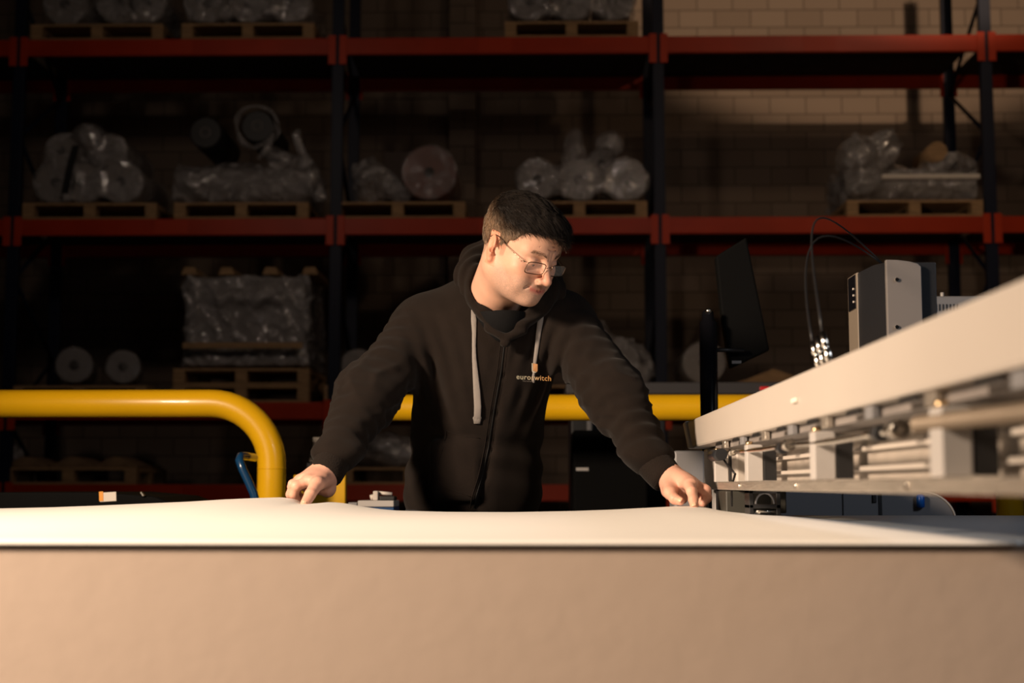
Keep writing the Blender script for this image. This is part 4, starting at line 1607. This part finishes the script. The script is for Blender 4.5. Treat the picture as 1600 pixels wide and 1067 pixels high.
for sx in (-1, 1):
    pts = lens_ring(sx)
    b = B()
    b.tube([hw(*p_) for p_ in pts + [pts[0], pts[1]]], .00105, 8, False)
    rim = b.build('rim', M['wire'], gl)
    cen = sum(pts, Vector()) / len(pts)
    b = B()
    vs_ = [b.bm.verts.new(hw(*p_)) for p_ in pts]
    vc = b.bm.verts.new(hw(*(cen + Vector((0, -.002, 0)))))
    for i in range(len(vs_)):
        b.bm.faces.new((vs_[i], vs_[(i + 1) % len(vs_)], vc)).smooth = True
    l_ = b.build('lens', M['glass'], gl)
    # temple
    hx = sx * .0670
    pts = bez((hx, GY + .020, GZ + .009), (sx * .071, GY + .034, GZ + .010), (sx * .078, -.05, .006), (sx * .0795, .004, .022), 14)
    B().tube([hw(*p_) for p_ in pts], .0008, 8).build('temple', M['wire'], gl)
    pts2 = bez((sx * .0793, -.020, .0165), (sx * .080, .0, .022), (sx * .080, .012, .028), (sx * .077, .030, .012), 8)
    B().tube([hw(*p_) for p_ in pts2], .0014, 8).build('temple_tip', M['temple'], gl)
    B().sphere(hw(hx, GY + .0195, GZ + .009), .0019).build('hinge', M['wire'], gl)
    B().tube([hw(sx * .0630, GY + .0165, GZ + .009), hw(hx, GY + .0195, GZ + .009)], .0009, 8).build('end_piece', M['wire'], gl)
    B().sphere(hw(sx * .0095, GY + .012, GZ - .005), .0022, (1, 1, 1.6)).build('nose_pad', M['glass'], gl)
pts = bez((-.0095, GY + .0, GZ + .004), (-.004, GY - .003, GZ + .009), (.004, GY - .003, GZ + .009), (.0095, GY, GZ + .004), 8)
B().tube([hw(*p_) for p_ in pts], .0008, 8).build('bridge', M['wire'], gl)

# ---------------------------------------------------------------- clothing
cuffR0, cuffR1 = PP(535, 716, 3.055), PP(507, 746, 2.998)
cuffL0, cuffL1 = PP(1022, 722, 3.065), PP(1045, 751, 3.018)
slR, slL = PP(527, 704, 3.05), PP(1012, 712, 3.065)


LOGO = PP(834, 585, 3.2)


def wrinkle(p):
    """cloth folds: diagonal pulls on the chest, rings on the sleeves"""
    o = np.zeros(len(p), dtype=np.float32)
    for sh_, el_, wr_, sg in ((SHR, ELR, slR, 1), (SHL, ELL_, slL, -1)):
        for a, b, amp, fr, s0 in ((sh_, el_, .0034, 150, 1), (el_, wr_, .0046, 190, 2)):
            ab = b - a
            L = float(np.linalg.norm(ab))
            t = (p - a) @ (ab / L)
            q = p - a - t[:, None] * (ab / L)
            rad = np.linalg.norm(q, axis=1)
            m = np.exp(-(np.maximum(rad - .07, 0) / .02) ** 2) * np.clip(t / .06, 0, 1) * np.clip((L + .02 - t) / .05, 0, 1)
            ph = t * fr + 2.2 * wav(p, 14, s0) + 18 * q[:, 0] * sg - 14 * q[:, 1]
            s = np.sin(ph) * (0.55 + .45 * wav(p, 20, s0 + 1))
            o += amp * m * s
        # elbow bunching
        e = np.exp(-(np.linalg.norm(p - el_, axis=1) / .085) ** 2)
        o += .014 * e * ridge(p * np.array([1, .7, 1.7], dtype=np.float32), 50, 3)
        # armhole folds
        e = np.exp(-(np.linalg.norm(p - (sh_ + np.array([.03 * sg, -.03, -.10], dtype=np.float32)), axis=1) / .09) ** 2)
        o += .009 * e * np.sin(p[:, 0] * 165 * sg + p[:, 2] * 50 + 1.5 * wav(p, 12, 5))
    o += .0045 * wav(p * np.array([1, 1, .5], dtype=np.float32), 36, 4) * np.clip((1.38 - p[:, 2]) / .1, 0, 1)
    o += .004 * np.exp(-((p[:, 2] - 1.06) / .07) ** 2) * np.sin(p[:, 2] * 90 + 2 * wav(p, 10, 2))
    o *= 1 - .95 * np.exp(-(np.linalg.norm((p - LOGO) * np.array([1, .5, 1.3], dtype=np.float32), axis=1) / .055) ** 4)
    return o


zpt = [P(789, 531, 3.1), P(783, 580, 3.1), P(772, 640, 3.1), P(763, 700, 3.1), P(753, 745, 3.1), P(743, 778, 3.1), P(738, 815, 3.1)]


def hoodie_sdf(p):
    d = ell(p, CH + np.array([0, .0, .02], dtype=np.float32), (.172, .125, .175))
    d = smin(d, ell(p, BE + np.array([0, .0, .03], dtype=np.float32), (.158, .135, .20)), .09)
    d = smin(d, ell(p, PP(738, 775, 3.42), (.163, .135, .12)), .08)
    d = smin(d, rc(p, SHR, SHL, .064, .066), .06)
    d = smin(d, rc(p, nv(NB) + np.array([-.060, .04, -.012], dtype=np.float32), SHR + np.array([.04, 0, .0], dtype=np.float32), .055, .058), .06)
    d = smin(d, rc(p, nv(NB) + np.array([.05, .04, -.04], dtype=np.float32), SHL + np.array([-.03, 0, .0], dtype=np.float32), .05, .06), .06)
    for a, b, w in ((SHR, ELR, slR), (SHL, ELL_, slL)):
        d = smin(d, rc(p, a, b, .073, .064), .05)
        d = smin(d, rc(p, b, w, .064, .047), .035)
        d = smin(d, ell(p, w, (.052, .052, .038)), .02)
    d = d - wrinkle(p)
    # pouch pocket
    pk = rbox(p, PP(712, 735, 3.275), (.062, .03, .075), .02)
    d = smin(d, pk + .004, .02)
    # centre closure groove
    for i in range(len(zpt) - 1):
        a, b = nv(zpt[i]), nv(zpt[i + 1])
        q = p.copy()
        q[:, 1] = a[1]
        aa, bb2 = a.copy(), b.copy()
        aa[1] = bb2[1] = a[1]
        g = rc(q, aa, bb2, 0, 0)
        d = d + .0045 * np.exp(-(g / .006) ** 2) * (p[:, 1] < 3.33)
    # lower hem cut
    d = smax(d, (.915 - p[:, 2]), .01)
    # open neck: keep clear of throat and face
    d = smax(d, -rc(p, PP(792, 475, 3.10), nv(NB) + np.array([.01, .01, .05], dtype=np.float32), .052, .070), .015)
    return d


V, F = nets(hoodie_sdf, (-.64, 2.93, .90), (.52, 3.60, 1.52), .0048, 2.4)
hoodie = meshnp('hoodie', V, F, M['hoodie'], man)
hV, hF = V, F
hbv = BVHTree.FromPolygons([Vector(v) for v in V.tolist()], F.tolist())


def on_hoodie(px, py, lift=.0015, fb=3.15):
    d_ = ray(px, py)
    h = hbv.ray_cast(CAM, d_.normalized())
    if h[0] is None:
        return P(px, py, fb)
    return h[0] - d_.normalized() * lift


# hood lying on the shoulders
hood_pts = [((764, 385, 3.30), .020), ((742, 405, 3.30), .030), ((733, 432, 3.26), .033), ((743, 466, 3.215), .024), ((768, 508, 3.180), .013), ((789, 534, 3.170), .007)]
hood_r = [((789, 534, 3.170), .007), ((816, 509, 3.180), .012), ((846, 478, 3.21), .020), ((862, 455, 3.24), .032), ((850, 425, 3.33), .036), ((800, 400, 3.38), .036), ((764, 392, 3.36), .026)]


def hood_sdf(p):
    d = None
    for ch in (hood_pts, hood_r):
        for (a, ra), (b, rb) in zip(ch, ch[1:]):
            e = rc(p, PP(*a), PP(*b), ra, rb)
            d = e if d is None else smin(d, e, .010)
    d = smin(d, ell(p, PP(790, 425, 3.42), (.10, .05, .075)), .04)
    fold = np.sin(np.linalg.norm(p - PP(800, 440, 3.18), axis=1) * 260 + 1.6 * wav(p, 16, 6))
    d = d - .0030 * fold - .003 * wav(p, 30, 7)
    d = smax(d, -head_near(p), .006)
    return d


def head_near(p):
    q = to_head(p)
    e = ell(q, (0, -.01, -.02), (.080, .105, .118))
    return smin(e, rc(q, (0, .026, -.050), NBh, .062, .064), .03) - .001


V, F = nets(hood_sdf, (-.22, 3.02, 1.25), (.22, 3.52, 1.62), .0042, 2.2)
hood = meshnp('hood', V, F, M['hoodie'], hoodie)
# shirt collar inside the V
def shirt_sdf(p):
    d = rc(p, PP(770, 470, 3.235), PP(786, 492, 3.20), .058, .050)
    d = smin(d, rc(p, PP(786, 492, 3.21), PP(789, 518, 3.215), .046, .03), .03)
    q = to_head(p)
    return d


V, F = nets(shirt_sdf, (-.2, 3.0, 1.15), (.1, 3.36, 1.50), .006, 2.0)
keep = V[F].mean(1)[:, 2] < P(790, 486, 3.15).z
meshnp('shirt', V, F[keep], M['shirt'], hoodie)

# cuffs
for a, b, r0, r1 in ((slR, cuffR1, .038, .0345), (slL, cuffL1, .038, .0345)):
    a, b = Vector(a), Vector(b)
    b2 = B()
    pts, rad = [], []
    nseg = 12
    d_ = (b - a)
    a2 = a - d_ * .15
    for i in range(nseg + 1):
        t = i / nseg
        pts.append(a2.lerp(b, t))
        rad.append((r0 + (r1 - r0) * t) + (.002 * math.sin(PI * t)) - (.006 if i == nseg else 0))
    b2.tube(pts, .03, 40, True, rad)
    o = b2.build('cuff', M['rib'], hoodie)
    # vertical ribs
    me = o.data
    ax = d_.normalized()
    for i, v in enumerate(me.vertices):
        ring = i % 40
        c = a2 + ax * (v.co - a2).dot(ax)
        v.co = c + (v.co - c) * (1 + (.012 if ring % 2 else -.012))
# waist rib
b2 = B()
hipc = PP(738, 800, 3.42)
pts = []
for k in range(64):
    a_ = k / 64 * 2 * PI
    pts.append((math.cos(a_), math.sin(a_)))
rings = []
for (z, s_) in ((.915, 1.0), (.905, 1.0), (.875, .98), (.86, .96)):
    rings.append([b2.bm.verts.new((hipc[0] + x * .157 * s_, hipc[1] + y * .132 * s_, z)) for x, y in pts])
for a, b in zip(rings, rings[1:]):
    for k in range(64):
        b2.bm.faces.new((a[k], a[(k + 1) % 64], b[(k + 1) % 64], b[k])).smooth = True
b2.build('waistband', M['rib'], hoodie)

# zip
zl = []
for i in range(len(zpt) - 1):
    pa = [(789, 531), (783, 580), (772, 640), (763, 700), (753, 745), (743, 778), (740, 796)]
    for j in range(6):
        t = j / 6
        zl.append((pa[i][0] * (1 - t) + pa[i + 1][0] * t, pa[i][1] * (1 - t) + pa[i + 1][1] * t))
zs_ = [on_hoodie(x, y, .0005) for x, y in zl]
B().tube(zs_, .0013, 8).build('zip', M['zip'], hoodie)
zs_ = [on_hoodie(x + 5, y, .0005) for x, y in zl]
B().tube(zs_, .0009, 6).build('seam', M['rib'], hoodie)
zs_ = [on_hoodie(x - 6, y, .0005) for x, y in zl]
B().tube(zs_, .0009, 6).build('seam', M['rib'], hoodie)
pkl = [on_hoodie(x, y, .0004) for x, y in ((697, 673), (712, 678), (730, 682), (750, 685))]
B().tube(pkl, .0009, 6).build('pocket_seam', M['rib'], hoodie)
pkl = [on_hoodie(x, y, .0004) for x, y in ((697, 673), (692, 700), (685, 722), (678, 740), (690, 758), (712, 768), (738, 777))]
B().tube(pkl, .0009, 6).build('pocket_seam', M['rib'], hoodie)


def ribbon(pix, w, name, lift=.004, end=True):
    pts = []
    for (x, y, ww) in pix:
        pts.append(on_hoodie(x, y, lift))
    # smooth depth
    ysm = [p_.y for p_ in pts]
    for _ in range(4):
        ysm = [ysm[0]] + [min(ysm[i], (ysm[i - 1] + ysm[i] + ysm[i + 1]) / 3) for i in range(1, len(ysm) - 1)] + [ysm[-1]]
    pts = [P(x, y, yy) for (x, y, ww), yy in zip(pix, ysm)]
    b2 = B()
    rings = []
    for i, p_ in enumerate(pts):
        ww = pix[i][2] / (FPX / p_.y) / 2
        ring = []
        for k in range(10):
            a_ = 2 * PI * k / 10
            ring.append(b2.bm.verts.new(p_ + Vector((math.cos(a_) * ww, math.sin(a_) * .0022, 0))))
        rings.append(ring)
    for a, b in zip(rings, rings[1:]):
        for k in range(10):
            b2.bm.faces.new((a[k], a[(k + 1) % 10], b[(k + 1) % 10], b[k])).smooth = True
    b2.bm.faces.new(rings[0])
    b2.bm.faces.new(rings[-1])
    return b2.build(name, M['cord'], hoodie)


ribbon([(739, 484, 6), (740.5, 500, 9), (741, 520, 7), (740.5, 540, 6), (741, 560, 7), (743, 585, 9), (745, 610, 11), (746.5, 635, 11.5), (746, 650, 11), (745.5, 653, 14), (745.5, 656, 12), (745.5, 662, 10)], 8, 'drawstring')
ribbon([(847, 484, 8), (844.5, 500, 9), (841.5, 520, 8), (838.5, 545, 6.5), (836.5, 560, 6), (835, 572, 5), (834, 584, 4), (833, 590, 5), (833.5, 595, 5), (834, 598, 3)], 6, 'drawstring', .006)

# ---------------------------------------------------------------- chest print


def text_mesh(txt, height, bold, spacing=1.0):
    cu = bpy.data.curves.new('print', 'FONT')
    cu.body = txt
    cu.size = height
    cu.offset = bold
    cu.space_character = spacing
    cu.resolution_u = 4
    ob = bpy.data.objects.new('print', cu)
    COL.objects.link(ob)
    dg = bpy.context.evaluated_depsgraph_get()
    me = bpy.data.meshes.new_from_object(ob.evaluated_get(dg))
    bpy.data.objects.remove(ob)
    return me


_gx, _gy, _gd = [], [], []
for _x in range(804, 865, 4):
    for _y in range(564, 602, 4):
        _gx.append(_x - 834)
        _gy.append(_y - 583)
        _gd.append(on_hoodie(_x, _y, 0).y)
_gx, _gy, _gd = map(np.array, (_gx, _gy, _gd))
_A = np.stack([np.ones_like(_gx, dtype=float), _gx, _gy, _gx ** 2, _gx * _gy, _gy ** 2], 1)
_cf = np.linalg.lstsq(_A, _gd, rcond=None)[0]
_off = min(0.0, float((_gd - _A @ _cf).min())) - .0012


def on_print(px, py):
    x, y = px - 834, py - 583
    return P(px, py, float(np.dot([1, x, y, x * x, x * y, y * y], _cf)) + _off)


def put_print(me, px0, py0, px1, slope, colfn, name, hpx=None):
    xs = [v.co.x for v in me.vertices]
    x0, x1 = min(xs), max(xs)
    sc = (px1 - px0) / (x1 - x0)
    ys_ = [v.co.y for v in me.vertices]
    sy = sc if hpx is None else hpx / (max(ys_) - min(ys_))
    base = on_hoodie((px0 + px1) / 2, py0, 0)
    cols = []
    for v in me.vertices:
        t = (v.co.x - x0) * sc
        px, py = px0 + t, py0 + slope * t - v.co.y * sy
        cols.append(colfn(t / (px1 - px0)))
        w_ = on_print(px, py)
        v.co = w_
    a_ = me.color_attributes.new('tint', 'FLOAT_COLOR', 'POINT')
    for i, c in enumerate(cols):
        a_.data[i].color = (*c, 1)
    me.materials.clear()
    me.materials.append(M['ink1'])
    me.name = name
    return link(bpy.data.objects.new(name, me), hoodie)


def logo_col(t):
    t = max(0, min(1, (t - .25) / .6))
    return (.85 * (1 - t) + .80 * t, .76 * (1 - t) + .40 * t, .52 * (1 - t) + .12 * t)


me = text_mesh('euroswitch', 1.0, .010, 1.08)
put_print(me, 807, 592, 861, 3.2 / 54, logo_col, 'printed_name')
me = text_mesh('The home of', 1.0, .0, 1.0)
put_print(me, 816, 596.2, 835, .05, lambda t: (.28, .24, .20), 'printed_line')
for nm, pl, cl in (('printed_mark', [(831, 567.5), (832.2, 567), (832.2, 580), (838, 581.5), (837.5, 582.3), (832, 581.2), (831, 579.5)], (.8, .72, .55)),
                   ('printed_mark', [(833, 567.5), (840, 569), (840, 579), (838.8, 581), (833, 579.5)], (.66, .33, .14))):
    me = bpy.data.meshes.new(nm)
    vs_ = [on_print(x, y) for x, y in pl]
    me.from_pydata([tuple(v) for v in vs_], [], [tuple(range(len(vs_)))])
    a_ = me.color_attributes.new('tint', 'FLOAT_COLOR', 'POINT')
    for i in range(len(vs_)):
        a_.data[i].color = (*cl, 1)
    me.materials.append(M['ink1'])
    link(bpy.data.objects.new(nm, me), hoodie)

# ---------------------------------------------------------------- trousers and shoes


def trousers(p):
    d = ell(p, HI + np.array([0, 0, -.02], dtype=np.float32), (.150, .125, .14))
    for k_, a_, s_ in ((KR, AR, -1), (KL, AL, 1)):
        d = smin(d, rc(p, (HI[0] + .08 * s_, HI[1], HI[2] - .06), k_, .092, .070), .04)
        d = smin(d, rc(p, k_, (a_[0], a_[1], .10), .068, .058), .03)
    d = d - .004 * wav(p, 22, 3)
    return smax(smax(d, .075 - p[:, 2], .005), p[:, 2] - .97, .01)


V, F = nets(trousers, (-.45, 3.15, .05), (.25, 3.62, 1.0), .014, 2.0)
meshnp('trousers', V, F, M['trouser'], man)
for a_ in (AR, AL):
    def shoe(p, a_=a_):
        d = rc(p, (a_[0], a_[1] + .03, .05), (a_[0], a_[1] - .17, .035), .045, .036)
        d = smin(d, rc(p, (a_[0], a_[1], .05), (a_[0], a_[1], .10), .045, .045), .03)
        return smax(d, .002 - p[:, 2], .004)
    V, F = nets(shoe, (a_[0] - .08, a_[1] - .25, -.01), (a_[0] + .08, a_[1] + .12, .16), .008, 2.0)
    meshnp('shoe', V, F, M['shoe'], man)
